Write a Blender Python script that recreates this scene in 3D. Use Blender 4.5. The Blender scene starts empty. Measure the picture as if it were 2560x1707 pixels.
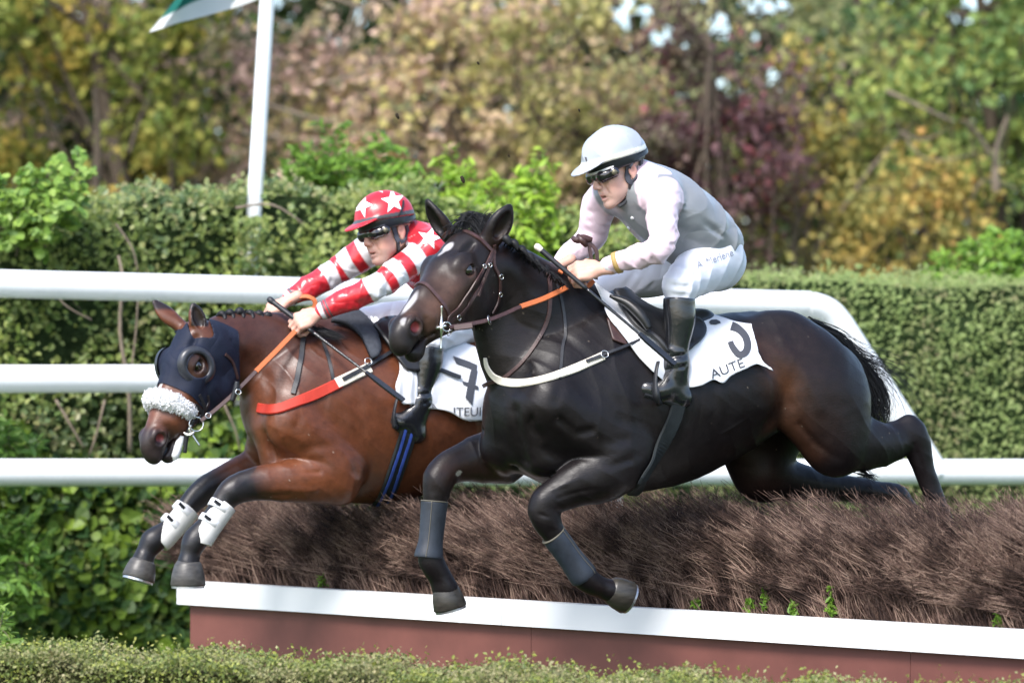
import bpy, math, random
import numpy as np
from mathutils import Vector
from mathutils.bvhtree import BVHTree

sc = bpy.context.scene
RAD = math.radians
# ------------------------------------------------------------------ camera
F = 10240.0          # focal length in pixels of the 2560 px wide photograph
CAMD, CAMZ, HOR = 16.0, 1.5, 1100.0
cd = bpy.data.cameras.new('camera'); cam = bpy.data.objects.new('camera', cd)
sc.collection.objects.link(cam)
cam.location = (0, -CAMD, CAMZ); cam.rotation_euler = (RAD(90), 0, 0)
cd.sensor_width = 36.0; cd.lens = 36.0 * F / 2560.0
cd.shift_y = (HOR - 853.5) / 2560.0
cd.clip_start = 0.5; cd.clip_end = 600.0
cd.dof.use_dof = True; cd.dof.focus_distance = 16.0; cd.dof.aperture_fstop = 2.0
sc.camera = cam
# ------------------------------------------------------------------ light
SUN_EL, SUN_AZ = 50.0, 208.0      # azimuth clockwise from +Y : 208 = behind the camera, to the left
world = bpy.data.worlds.new('World'); sc.world = world; world.use_nodes = True
nt = world.node_tree; bg = nt.nodes['Background']
sky = nt.nodes.new('ShaderNodeTexSky'); sky.sky_type = 'NISHITA'; sky.sun_disc = False
sky.sun_elevation = RAD(SUN_EL); sky.sun_rotation = RAD(SUN_AZ)
sky.air_density = 1.0; sky.dust_density = 2.0; sky.ozone_density = 1.0
nt.links.new(sky.outputs[0], bg.inputs[0]); bg.inputs[1].default_value = 0.15
sl = bpy.data.lights.new('sun', 'SUN'); sl.energy = 1.9; sl.angle = RAD(20.0); sl.color = (1.0, 0.975, 0.945)
so = bpy.data.objects.new('sun', sl); sc.collection.objects.link(so)
_az = RAD(SUN_AZ); _el = RAD(SUN_EL)
_sd = Vector((math.sin(_az) * math.cos(_el), math.cos(_az) * math.cos(_el), math.sin(_el)))
so.rotation_euler = _sd.to_track_quat('Z', 'Y').to_euler()
sc.view_settings.view_transform = 'Standard'; sc.view_settings.look = 'None'
sc.view_settings.exposure = 1.3; sc.view_settings.gamma = 1.0
sc.view_settings.use_curve_mapping = False
sc.cycles.max_bounces = 6; sc.cycles.diffuse_bounces = 3; sc.cycles.glossy_bounces = 3
sc.cycles.transparent_max_bounces = 6
# ------------------------------------------------------------------ helpers
V3 = lambda *a: np.array(a, dtype=float)
def P(px, py, Y):
    d = CAMD + Y
    return V3((px - 1280.0) * d / F, Y, CAMZ - (py - HOR) * d / F)
def unit(v):
    v = np.asarray(v, float); return v / (np.linalg.norm(v) + 1e-12)
class Plane:
    """vertical plane through a body's middle, turned by th; at(px,py,t) = point t metres to its near side"""
    def __init__(s, O, th):
        s.O = O; s.n = V3(math.sin(th), -math.cos(th), 0); s.f = V3(-math.cos(th), -math.sin(th), 0)
    def at(s, px, py, t=0.0):
        C = V3(0, -CAMD, CAMZ); d = V3((px - 1280) / F, 1, -(py - HOR) / F)
        lam = (t - np.dot(C - s.O, s.n)) / np.dot(d, s.n)
        return C + lam * d
def rotm(R): return np.array(R, float)

class Field:
    def __init__(s, lo, hi, h):
        s.h = h; s.lo = np.array(lo, float); n = np.ceil((np.array(hi) - s.lo) / h).astype(int) + 1
        s.ax = [(s.lo[i] + h * np.arange(n[i])).astype(np.float32) for i in range(3)]
        s.D = np.full(n, 0.3, np.float32)
    def _sl(s, lo, hi):
        r = []
        for i in range(3):
            a = int(max(0, math.floor((lo[i] - s.lo[i]) / s.h))); b = int(min(len(s.ax[i]), math.ceil((hi[i] - s.lo[i]) / s.h) + 1))
            if b <= a: return None
            r.append(slice(a, b))
        return tuple(r)
    def _op(s, fn, lo, hi, k, op):
        m = k + 3 * s.h; sl = s._sl(np.array(lo) - m, np.array(hi) + m)
        if sl is None: return
        X = s.ax[0][sl[0]][:, None, None]; Y = s.ax[1][sl[1]][None, :, None]; Z = s.ax[2][sl[2]][None, None, :]
        d = fn(X, Y, Z).astype(np.float32); D = s.D[sl]
        if op == 'u':
            hh = np.maximum(k - np.abs(D - d), 0) / k; s.D[sl] = np.minimum(D, d) - hh * hh * k * .25
        elif op == 's':
            hh = np.maximum(k - np.abs(D + d), 0) / k; s.D[sl] = np.maximum(D, -d) + hh * hh * k * .25
        elif op == 'd': s.D[sl] = D + d
    def _capfn(s, A, B, ra, rb, e, wa, wb):
        A = np.asarray(A, float); B = np.asarray(B, float); ab = B - A; L2 = float(ab @ ab) + 1e-9
        def fn(X, Y, Z):
            x = X - A[0]; y = Y - A[1]; z = Z - A[2]
            t = np.clip((x * ab[0] + y * ab[1] + z * ab[2]) / L2, 0, 1)
            x = x - t * ab[0]; y = y - t * ab[1]; z = z - t * ab[2]
            if e is not None:
                w = wa + (wb - wa) * t
                q = x * e[0] + y * e[1] + z * e[2]; f = q * (1 / w - 1)
                x = x + f * e[0]; y = y + f * e[1]; z = z + f * e[2]
            return np.sqrt(x * x + y * y + z * z) - (ra + (rb - ra) * t)
        return fn
    def cap(s, A, B, ra, rb, k=.03, e=None, w=1., w2=None, op='u'):
        w2 = w if w2 is None else w2; m = max(ra, rb) * max(1, w, w2)
        lo = np.minimum(A, B) - m; hi = np.maximum(A, B) + m
        s._op(s._capfn(A, B, ra, rb, e, w, w2), lo, hi, k, op)
    def chain(s, pts, rs, k=.03, e=None, ws=None, op='u'):
        """capsules through pts, catmull-rom refined"""
        pts = [np.asarray(p, float) for p in pts]; ws = ws if ws is not None else [1.] * len(pts)
        Q, RR, WW = refine(pts, rs, ws)
        for i in range(len(Q) - 1): s.cap(Q[i], Q[i + 1], RR[i], RR[i + 1], k if i == 0 else min(k, .012), e, WW[i], WW[i + 1], op)
    def ell(s, c, ax, r, k=.03, op='u'):
        c = np.asarray(c, float); ax = [unit(a) for a in ax]; rr = max(r); mr = min(r)
        def fn(X, Y, Z):
            x = X - c[0]; y = Y - c[1]; z = Z - c[2]; a = 0; b = 0
            for i in range(3):
                q = x * ax[i][0] + y * ax[i][1] + z * ax[i][2]; a = a + (q / r[i]) ** 2; b = b + (q / r[i] ** 2) ** 2
            a = np.sqrt(a); return a * (a - 1) / (np.sqrt(b) + 1e-6)
        s._op(fn, c - rr, c + rr, k, op)
    def ridge(s, A, B, r, amp, e=None):
        """gaussian ridge (amp>0 raises, <0 carves) along a segment"""
        f0 = s._capfn(A, B, 0, 0, None, 1, 1)
        fn = lambda X, Y, Z: -amp * np.exp(-(f0(X, Y, Z) / r) ** 2)
        m = r * 2.2; s._op(fn, np.minimum(A, B) - m, np.maximum(A, B) + m, 0, 'd')
    def ridges(s, pts, r, amp):
        f0 = [s._capfn(pts[i], pts[i + 1], 0, 0, None, 1, 1) for i in range(len(pts) - 1)]
        def fn(X, Y, Z):
            d = f0[0](X, Y, Z)
            for f in f0[1:]: d = np.minimum(d, f(X, Y, Z))
            return -amp * np.exp(-(d / r) ** 2)
        m = r * 2.2; a = np.array(pts); s._op(fn, a.min(0) - m, a.max(0) + m, 0, 'd')
    def cut(s, p, n):
        """keep only the side that n points away from"""
        n = unit(n); X, Y, Z = s.ax[0][:, None, None], s.ax[1][None, :, None], s.ax[2][None, None, :]
        s.D = np.maximum(s.D, (X - p[0]) * n[0] + (Y - p[1]) * n[1] + (Z - p[2]) * n[2]).astype(np.float32)
    def mesh(s, smooth=1):
        D = s.D; n = D.shape; cn = (n[0] - 1, n[1] - 1, n[2] - 1)
        ins = D < 0; acc_id = []; acc_p = []; quads = []
        for a in range(3):
            sa = [slice(None)] * 3; sb = [slice(None)] * 3; sa[a] = slice(0, -1); sb[a] = slice(1, None)
            I = np.argwhere(ins[tuple(sa)] != ins[tuple(sb)])
            J = I.copy(); J[:, a] += 1
            da = D[tuple(I.T)]; db = D[tuple(J.T)]; t = da / (da - db)
            p = I.astype(float); p[:, a] += t
            b, c = (a + 1) % 3, (a + 2) % 3; ids = []
            ok = (I[:, b] > 0) & (I[:, c] > 0) & (I[:, b] < n[b] - 1) & (I[:, c] < n[c] - 1)
            I = I[ok]; p = p[ok]; da = da[ok]
            for ob, oc in ((-1, -1), (0, -1), (0, 0), (-1, 0)):
                C = I.copy(); C[:, b] += ob; C[:, c] += oc
                cid = (C[:, 0] * cn[1] + C[:, 1]) * cn[2] + C[:, 2]; ids.append(cid); acc_id.append(cid); acc_p.append(p)
            q = np.stack(ids, 1); fl = da >= 0; q[fl] = q[fl][:, ::-1]; quads.append(q)
        cid = np.concatenate(acc_id); pp = np.concatenate(acc_p); q = np.concatenate(quads)
        u, inv = np.unique(cid, return_inverse=True); cnt = np.bincount(inv)
        v = np.stack([np.bincount(inv, pp[:, i]) / cnt for i in range(3)], 1)
        q = np.searchsorted(u, q)
        for _ in range(smooth):
            sm = np.zeros_like(v); c2 = np.zeros(len(v))
            for i in range(4):
                a_, b_ = q[:, i], q[:, (i + 1) % 4]
                for j in range(3): sm[:, j] += np.bincount(a_, v[b_, j], len(v)) + np.bincount(b_, v[a_, j], len(v))
                c2 += np.bincount(a_, minlength=len(v)) + np.bincount(b_, minlength=len(v))
            v = v * .45 + .55 * sm / np.maximum(c2, 1)[:, None]
        return v * s.h + s.lo, q

def refine(pts, rs, ws, n=4):
    P_ = np.array(pts); S = np.stack([np.array(rs, float), np.array(ws, float)], 1); A = np.hstack([P_, S]); m = len(A)
    if m < 3: n = 1
    out = []
    for i in range(m - 1):
        p0 = A[max(i - 1, 0)]; p1 = A[i]; p2 = A[i + 1]; p3 = A[min(i + 2, m - 1)]
        for j in range(n):
            t = j / n; out.append(.5 * ((2 * p1) + (-p0 + p2) * t + (2 * p0 - 5 * p1 + 4 * p2 - p3) * t * t + (-p0 + 3 * p1 - 3 * p2 + p3) * t ** 3))
    out.append(A[-1]); out = np.array(out); return out[:, :3], out[:, 3], out[:, 4]
def spline(pts, n=8):
    A = np.array(pts, float); m = len(A)
    if m < 3: return np.array([A[0] + (A[-1] - A[0]) * t for t in np.linspace(0, 1, n + 1)])
    out = []
    for i in range(m - 1):
        p0 = A[max(i - 1, 0)]; p1 = A[i]; p2 = A[i + 1]; p3 = A[min(i + 2, m - 1)]
        for j in range(n):
            t = j / n; out.append(.5 * ((2 * p1) + (-p0 + p2) * t + (2 * p0 - 5 * p1 + 4 * p2 - p3) * t * t + (-p0 + 3 * p1 - 3 * p2 + p3) * t ** 3))
    out.append(A[-1]); return np.array(out)

# ---- objects
def root(name, label, cat, loc, group=None, kind=None):
    o = bpy.data.objects.new(name, None); sc.collection.objects.link(o); o.location = Vector(loc)
    o.empty_display_size = .1; o['label'] = label; o['category'] = cat
    if group: o['group'] = group
    return o
def tag(o, label=None, cat=None, group=None, kind=None):
    if label: o['label'] = label
    if cat: o['category'] = cat
    if group: o['group'] = group
    if kind: o['kind'] = kind
    return o
def link(name, me, m=None, parent=None):
    o = bpy.data.objects.new(name, me); sc.collection.objects.link(o)
    if m is not None:
        for x in (m if isinstance(m, (list, tuple)) else [m]): me.materials.append(x)
    if parent is not None:
        o.parent = parent
        w = Vector((0, 0, 0)); p = parent
        while p: w += p.location; p = p.parent
        o.location = -w
    return o
def quadmesh(name, v, q, smooth=True):
    me = bpy.data.meshes.new(name); v = np.asarray(v, np.float32); q = np.asarray(q, np.int32); k = q.shape[1]
    me.vertices.add(len(v)); me.vertices.foreach_set('co', v.ravel())
    me.loops.add(q.size); me.loops.foreach_set('vertex_index', q.ravel())
    me.polygons.add(len(q)); me.polygons.foreach_set('loop_start', np.arange(0, q.size, k, dtype=np.int32))
    me.update(calc_edges=True)
    me.polygons.foreach_set('use_smooth', np.full(len(q), bool(smooth)))
    return me
def setcol(me, col, name='Col'):
    a = me.color_attributes.new(name, 'FLOAT_COLOR', 'POINT'); c = np.ones((len(me.vertices), 4), np.float32); c[:, :3] = col
    a.data.foreach_set('color', c.ravel())
def setf(me, name, val):
    a = me.attributes.new(name, 'FLOAT', 'POINT'); a.data.foreach_set('value', np.asarray(val, np.float32))
def vnormals(v, q):
    n = np.cross(v[q[:, 2]] - v[q[:, 0]], v[q[:, 3]] - v[q[:, 1]]); o = np.zeros_like(v)
    for i in range(4):
        for j in range(3): o[:, j] += np.bincount(q[:, i], n[:, j], len(v))
    return o / (np.linalg.norm(o, axis=1)[:, None] + 1e-12)
def bvh(v, q): return BVHTree.FromPolygons([Vector(x) for x in v], [tuple(int(i) for i in f) for f in q])
def join(parts):
    vs, fs, o = [], [], 0
    for v, f in parts:
        vs.append(np.asarray(v, float)); fs.append(np.asarray(f) + o); o += len(v)
    return np.vstack(vs), np.vstack(fs)
def tube(pts, rs, seg=10, e=None, w=1., caps=True):
    """closed tube with elliptical section as (verts, quads)"""
    pts = np.array(pts, float); n = len(pts); rs = np.broadcast_to(np.asarray(rs, float), (n,))
    T = np.gradient(pts, axis=0); T /= np.linalg.norm(T, axis=1)[:, None] + 1e-12
    up = V3(0, 0, 1) if e is None else np.asarray(e, float)
    if e is None and abs(T[0][2]) > .9: up = V3(1, 0, 0)
    v = []; 
    for i in range(n):
        a = up - T[i] * (up @ T[i]); a = unit(a); b = np.cross(T[i], a)
        if e is None: up = a
        th = np.arange(seg) * 2 * math.pi / seg
        v.append(pts[i] + rs[i] * (np.cos(th)[:, None] * a * w + np.sin(th)[:, None] * b))
    v = np.vstack(v); q = []
    for i in range(n - 1):
        for j in range(seg):
            j2 = (j + 1) % seg; q.append((i * seg + j, i * seg + j2, (i + 1) * seg + j2, (i + 1) * seg + j))
    if caps:
        m = len(v); v = np.vstack([v, pts[:1], pts[-1:]])
        for j in range(0, seg, 2):
            j1, j2 = j + 1, (j + 2) % seg
            q.append((m, j2, j1, j)); o = (n - 1) * seg; q.append((m + 1, o + j, o + j1, o + j2))
    return v, np.array(q)
def ribbon(pts, nrm, width, th):
    """strap: box section, width across, th thick along normals"""
    pts = np.array(pts, float); nrm = np.array(nrm, float); n = len(pts); width = np.broadcast_to(np.asarray(width, float), (n,))
    T = np.gradient(pts, axis=0); T /= np.linalg.norm(T, axis=1)[:, None] + 1e-12
    B = np.cross(T, nrm); B /= np.linalg.norm(B, axis=1)[:, None] + 1e-12
    N = np.cross(B, T); hw = width[:, None] / 2; c = .16 * hw
    rows = [pts + B * hw, pts + B * (hw - c) + N * th, pts - B * (hw - c) + N * th, pts - B * hw, pts - B * hw - N * th * .6, pts + B * hw - N * th * .6]
    v = np.stack(rows, 1).reshape(-1, 3); q = []; k = 6
    for i in range(n - 1):
        for j in range(k): j2 = (j + 1) % k; q.append((i * k + j, (i + 1) * k + j, (i + 1) * k + j2, i * k + j2))
    for o, r in ((0, 0), ((n - 1) * k, 1)):
        for f in ((0, 1, 2, 3), (0, 3, 4, 5)): q.append(tuple(o + x for x in (f if r == 0 else f[::-1])))
    return v, np.array(q)
def castpx(bv, px, py):
    C = Vector((0, -CAMD, CAMZ)); d = Vector(((px - 1280) / F, 1, -(py - HOR) / F)).normalized()
    return bv.ray_cast(C, d)
def onbody(bv, pts, n=8, off=.004, fallbackY=None):
    """screen-traced strap laid on the real surface below it"""
    S = spline(pts, n); out = []; nr = []; lastY = fallbackY
    for px, py in S[:, :2]:
        h = castpx(bv, px, py)
        if h[0] is None:
            if lastY is None: continue
            out.append(P(px, py, lastY)); nr.append(nr[-1] if nr else V3(0, -1, 0)); continue
        lastY = h[0][1]; out.append(np.array(h[0]) + np.array(h[1]) * off); nr.append(np.array(h[1]))
    out = np.array(out); nr = np.array(nr)
    for _ in range(3):
        if len(nr) > 2:
            nr[1:-1] = (nr[:-2] + nr[1:-1] * 2 + nr[2:]) / 4; out[1:-1] = (out[:-2] + out[1:-1] * 2 + out[2:]) / 4
    return out, nr
def strap(name, bv, pts, width, m, parent, th=.003, off=.004, n=8, Y=None):
    c, nr = onbody(bv, pts, n, off, Y)
    if len(c) < 3: return None
    if isinstance(width, (list, tuple)): width = np.interp(np.linspace(0, 1, len(c)), np.linspace(0, 1, len(width)), width)
    v, q = ribbon(c, nr, width, th)
    return link(name, quadmesh(name, v, q, False), m, parent)
def snoise(v, s, seed=0):
    """cheap smooth pseudo noise -1..1 at points v"""
    r = np.random.RandomState(seed); o = np.zeros(len(v))
    for i in range(5):
        k = r.randn(3); k = k / np.linalg.norm(k) * s * (.6 + .35 * i); o += np.sin(v @ k + r.rand() * 6.28) * (1 - .12 * i)
    return o / 3
def sstep(a, b, x): t = np.clip((x - a) / (b - a), 0, 1); return t * t * (3 - 2 * t)

def creases(v, q, amp, k, dirs, seed=0, mask=None):
    """cloth folds: sharp-backed waves across dirs (n,3) or one vector, pushed along the normals"""
    r = np.random.RandomState(seed); n = vnormals(v, q); d = np.asarray(dirs, float); ph = (v * d).sum(1) if d.ndim > 1 else v @ d
    w1 = snoise(v, 9, seed + 1); w2 = snoise(v, 17, seed + 2); ph = ph * k + 2.6 * w1 + 1.2 * w2
    a = 1 - np.abs(np.sin(ph)) ** .7 * 2; env = np.clip(.45 + .75 * snoise(v, 8, seed + 3), 0, 1.2)
    h = amp * a * env
    if mask is not None: h = h * mask
    return v + n * h[:, None]
# ---- materials
def mat(name, col=(.5, .5, .5), rough=.6, spec=.5, metal=0., attr=None, noise=None, bump=None, coat=0., sheen=0., folds=None, rvar=None):
    """noise=(scale, amount, detail, (sx,sy,sz)); bump=(scale, strength, dist, (sx,sy,sz))"""
    m = bpy.data.materials.new(name); m.use_nodes = True; t = m.node_tree; b = t.nodes['Principled BSDF']
    b.inputs['Base Color'].default_value = (*col, 1); b.inputs['Roughness'].default_value = rough
    b.inputs['Specular IOR Level'].default_value = spec; b.inputs['Metallic'].default_value = metal
    b.inputs['Coat Weight'].default_value = coat; b.inputs['Coat Roughness'].default_value = .15
    b.inputs['Sheen Weight'].default_value = sheen
    tc = t.nodes.new('ShaderNodeTexCoord'); src = None
    if attr:
        a = t.nodes.new('ShaderNodeAttribute'); a.attribute_name = attr; src = a.outputs['Color']
    def nz(scale, det, st, rough_=.6):
        mp = t.nodes.new('ShaderNodeMapping'); mp.inputs['Scale'].default_value = st; t.links.new(tc.outputs['Object'], mp.inputs[0])
        n = t.nodes.new('ShaderNodeTexNoise'); n.inputs['Scale'].default_value = scale; n.inputs['Detail'].default_value = det
        n.inputs['Roughness'].default_value = rough_; t.links.new(mp.outputs[0], n.inputs['Vector']); return n
    if noise:
        n = nz(noise[0], noise[2] if len(noise) > 2 else 3, noise[3] if len(noise) > 3 else (1, 1, 1))
        mr = t.nodes.new('ShaderNodeMapRange'); mr.inputs[1].default_value = .25; mr.inputs[2].default_value = .75
        mr.inputs[3].default_value = 1 - noise[1]; mr.inputs[4].default_value = 1 + noise[1]; t.links.new(n.outputs[0], mr.inputs[0])
        mx = t.nodes.new('ShaderNodeVectorMath'); mx.operation = 'SCALE'
        if src is None: mx.inputs[0].default_value = col
        else: t.links.new(src, mx.inputs[0])
        t.links.new(mr.outputs[0], mx.inputs['Scale']); src = mx.outputs[0]
    if src is not None: t.links.new(src, b.inputs['Base Color'])
    if bump:
        n = nz(bump[0], bump[4] if len(bump) > 4 else 4, bump[3] if len(bump) > 3 else (1, 1, 1)); bp = t.nodes.new('ShaderNodeBump')
        bp.inputs['Strength'].default_value = bump[1]; bp.inputs['Distance'].default_value = bump[2]
        t.links.new(n.outputs[0], bp.inputs['Height']); t.links.new(bp.outputs[0], b.inputs['Normal'])
        if folds:      # sharp creases: ridged, distorted noise (scale, strength, dist, stretch)
            n2 = nz(folds[0], .6, folds[3]); n2.inputs['Distortion'].default_value = .7
            m1 = t.nodes.new('ShaderNodeMath'); m1.operation = 'SUBTRACT'; t.links.new(n2.outputs[0], m1.inputs[0]); m1.inputs[1].default_value = .5
            m2 = t.nodes.new('ShaderNodeMath'); m2.operation = 'ABSOLUTE'; t.links.new(m1.outputs[0], m2.inputs[0])
            m3 = t.nodes.new('ShaderNodeMath'); m3.operation = 'POWER'; t.links.new(m2.outputs[0], m3.inputs[0]); m3.inputs[1].default_value = .85
            b2 = t.nodes.new('ShaderNodeBump'); b2.inputs['Strength'].default_value = folds[1]; b2.inputs['Distance'].default_value = folds[2]
            t.links.new(m3.outputs[0], b2.inputs['Height']); t.links.new(bp.outputs[0], b2.inputs['Normal']); t.links.new(b2.outputs[0], b.inputs['Normal'])
    if rvar:
        n3 = nz(rvar[0], 3, (1, 1, 1)); r3 = t.nodes.new('ShaderNodeMapRange'); r3.inputs[1].default_value = .3; r3.inputs[2].default_value = .7
        r3.inputs[3].default_value = rvar[1]; r3.inputs[4].default_value = rvar[2]; t.links.new(n3.outputs[0], r3.inputs[0]); t.links.new(r3.outputs[0], b.inputs['Roughness'])
    return m
M = {}
# ------------------------------------------------------------------ setting: foliage helpers
def leafmat(name, cols, rough=.55, trans=.25, spec=.35, scale=1.2, patch=None, pscale=1.0):
    """cols: ramp stops picked at random per leaf; patch: second ramp mixed in by a broad noise (autumn patches)"""
    m = bpy.data.materials.new(name); m.use_nodes = True; t = m.node_tree; b = t.nodes['Principled BSDF']; out = t.nodes['Material Output']
    g = t.nodes.new('ShaderNodeNewGeometry')
    def ramp(cs):
        r = t.nodes.new('ShaderNodeValToRGB'); el = r.color_ramp.elements
        while len(el) < len(cs): el.new(.5)
        for i, c in enumerate(cs): el[i].position = i / max(1, len(cs) - 1); el[i].color = (*c, 1)
        t.links.new(g.outputs['Random Per Island'], r.inputs[0]); return r.outputs[0]
    k1, k2, k3 = (1.02, .98, 1.02) if name.startswith('leaves_') else (1.10, 1.02, .78)
    c = ramp([(a * k1, b * k2, c_ * k3) for a, b, c_ in cols])
    if patch:
        c2 = ramp([(a * k1, b * k2, c_ * k3) for a, b, c_ in patch]); tc = t.nodes.new('ShaderNodeTexCoord'); n = t.nodes.new('ShaderNodeTexNoise'); n.inputs['Scale'].default_value = pscale
        n.inputs['Detail'].default_value = 2; t.links.new(tc.outputs['Object'], n.inputs['Vector'])
        mr = t.nodes.new('ShaderNodeMapRange'); mr.inputs[1].default_value = .46; mr.inputs[2].default_value = .58; t.links.new(n.outputs[0], mr.inputs[0])
        mx = t.nodes.new('ShaderNodeMix'); mx.data_type = 'RGBA'; t.links.new(mr.outputs[0], mx.inputs['Factor']); t.links.new(c, mx.inputs['A']); t.links.new(c2, mx.inputs['B']); c = mx.outputs['Result']
    t.links.new(c, b.inputs['Base Color']); b.inputs['Roughness'].default_value = rough; b.inputs['Specular IOR Level'].default_value = spec
    tr = t.nodes.new('ShaderNodeBsdfTranslucent'); t.links.new(c, tr.inputs[0]); ms = t.nodes.new('ShaderNodeMixShader'); ms.inputs[0].default_value = trans
    t.links.new(b.outputs[0], ms.inputs[1]); t.links.new(tr.outputs[0], ms.inputs[2]); t.links.new(ms.outputs[0], out.inputs[0]); return m
def leafmesh(C, size, seed=0, aspect=.55, bias=None, bw=.6, hexa=False, D=None, fold=.22):
    """many leaves: C centres, bias preferred facing, D preferred growth direction"""
    rg = np.random.RandomState(seed); n = len(C); s = (size * (.6 + .8 * rg.rand(n)))[:, None]
    N = rg.randn(n, 3); N /= np.linalg.norm(N, axis=1)[:, None]
    if bias is not None: N = N * (1 - bw) + np.asarray(bias, float) * bw; N /= np.linalg.norm(N, axis=1)[:, None]
    T = rg.randn(n, 3) if D is None else np.asarray(D) + .35 * rg.randn(n, 3)
    T -= N * (T * N).sum(1)[:, None]; T /= np.linalg.norm(T, axis=1)[:, None] + 1e-9; B = np.cross(N, T)
    w = s * aspect * .5; f = s * fold * (.3 + rg.rand(n)[:, None])
    if hexa:
        pts = [C - T * s * .5, C - T * s * .2 + B * w + N * f * .6, C + T * s * .18 + B * w * .8 + N * f * .4, C + T * s * .5 - N * f * .3, C + T * s * .18 - B * w * .8 + N * f * .4, C - T * s * .2 - B * w + N * f * .6]
        v = np.stack(pts, 1).reshape(-1, 3); o = np.arange(n)[:, None] * 6; q = np.concatenate([o + [0, 1, 2, 3], o + [0, 3, 4, 5]])
    else:
        pts = [C - T * s * .5, C + B * w + N * f * .5, C + T * s * .5, C - B * w + N * f * .5]
        v = np.stack(pts, 1).reshape(-1, 3); q = np.arange(n)[:, None] * 4 + [0, 1, 2, 3]
    return v, q
def twigs(roots, tips, r, bend, seed=0, seg=4, sides=3):
    """many thin tapering strands root->tip, vectorised"""
    rg = np.random.RandomState(seed); n = len(roots); t = np.linspace(0, 1, seg + 1)[None, :, None]
    mid = bend[:, None, :] * 4 * t * (1 - t); c = roots[:, None] * (1 - t) + tips[:, None] * t + mid
    ax = tips - roots; ax /= np.linalg.norm(ax, axis=1)[:, None]; a = np.cross(ax, rg.randn(n, 3)); a /= np.linalg.norm(a, axis=1)[:, None]; b = np.cross(ax, a)
    rr = (r[:, None] * (1 - .75 * t[..., 0]))[..., None]; rings = []
    for k in range(sides):
        th = k * 2 * math.pi / sides; rings.append(c + rr * (math.cos(th) * a[:, None] + math.sin(th) * b[:, None]))
    v = np.stack(rings, 2).reshape(-1, 3); q = []; o = np.arange(n)[:, None] * (seg + 1) * sides
    for i in range(seg):
        for k in range(sides):
            k2 = (k + 1) % sides; q.append(o + [i * sides + k, i * sides + k2, (i + 1) * sides + k2, (i + 1) * sides + k])
    return v, np.concatenate(q)
def box(lo, hi):
    x0, y0, z0 = lo; x1, y1, z1_ = hi
    v = np.array([(x0, y0, z0), (x1, y0, z0), (x1, y1, z0), (x0, y1, z0), (x0, y0, z1_), (x1, y0, z1_), (x1, y1, z1_), (x0, y1, z1_)], float)
    return v, np.array([(0, 3, 2, 1), (4, 5, 6, 7), (0, 1, 5, 4), (1, 2, 6, 5), (2, 3, 7, 6), (3, 0, 4, 7)])
def prism(A, B, h0, h1, n, t0, t1):
    """upright slab between ground points A,B; z from h0 to h1 (pairs for the two ends); offsets t0..t1 along n"""
    v = []
    for p, a, b in ((A, h0[0], h1[0]), (B, h0[1], h1[1])):
        for z in (a, b):
            for t in (t0, t1): v.append((p[0] + n[0] * t, p[1] + n[1] * t, z))
    return np.array(v, float), np.array([(0, 1, 3, 2), (4, 6, 7, 5), (0, 4, 5, 1), (2, 3, 7, 6), (0, 2, 6, 4), (1, 5, 7, 3)])
rg = np.random.RandomState(11)

# ---- ground
gv = np.array([(-300, -60, 0), (300, -60, 0), (300, 500, 0), (-300, 500, 0)], float)
ground = link('ground', quadmesh('ground', gv, np.array([[0, 1, 2, 3]]), False), mat('turf', (.045, .085, .022), .9, .2, noise=(3, .4, 6), bump=(40, .6, .02)))
tag(ground, 'green turf of the racecourse', 'ground', kind='structure')

# ---- brush fence (the jump)
FA, FB = P(465, 1500, 1.9)[:2], P(2560, 1600, -1.1)[:2]
fe = unit(FB - FA); fn = V3(-fe[1], fe[0], 0)[:2] * -1          # fn points to the landing side, towards the camera
if fn[1] > 0: fn = -fn
FL = np.linalg.norm(FB - FA); FB2 = FB + fe * 1.2; FL2 = FL + 1.2
zt = lambda s: .888 + (.812 - .888) * s / FL
zb = lambda s: zt(s) - .102
jump = root('brush_fence', 'brown birch brush fence on a red board base with a white top board', 'jump fence', (0, .5, 0))
M['whiteboard'] = mat('white_board', (.80, .81, .82), .45, .5, noise=(3, .02, 2), bump=(25, .08, .001))
M['redboard'] = mat('red_painted_board', (.150, .054, .043), .5, .4, noise=(4, .22, 5), bump=(30, .1, .001))
M['twig'] = leafmat('birch_twigs', [(.042, .025, .027), (.12, .077, .079), (.32, .24, .24), (.078, .049, .051)], .75, .0, .2, patch=[(.013, .008, .009), (.040, .025, .026), (.10, .066, .067)], pscale=7)
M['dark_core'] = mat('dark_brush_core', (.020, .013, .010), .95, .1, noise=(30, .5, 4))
parts = []
s0 = 0.
for s1 in (1.92, 3.85, FL2):
    a, b = FA + fe * (s0 + (0.002 if s0 else 0)), FA + fe * (s1 - .002); parts.append(prism(a, b, (zb(s0), zb(s1)), (zt(s0), zt(s1)), fn, -.02, .055)); s0 = s1
for i, (v, q) in enumerate(parts):
    b_ = link('top_board', quadmesh('top_board', v, q, False), M['whiteboard'], jump)
s0 = .045
for s1 in (2.05, 3.95, FL2):
    a, b = FA + fe * (s0 + .001), FA + fe * (s1 - .001); v, q = prism(a, b, (0, 0), (zb(s0) - .002, zb(s1) - .002), fn, -.02, .018)
    link('red_panel', quadmesh('red_panel', v, q, False), M['redboard'], jump); s0 = s1
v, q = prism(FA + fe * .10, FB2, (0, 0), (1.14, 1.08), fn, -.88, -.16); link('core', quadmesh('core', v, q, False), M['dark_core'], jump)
v, q = prism(FA + fe * .05, FB2, (zb(0) + .02, zb(FL2) + .02), (zt(0) - .015, zt(FL2) - .015), fn, -.95, -.022); link('rear_frame', quadmesh('rear_frame', v, q, False), M['dark_core'], jump)
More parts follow.
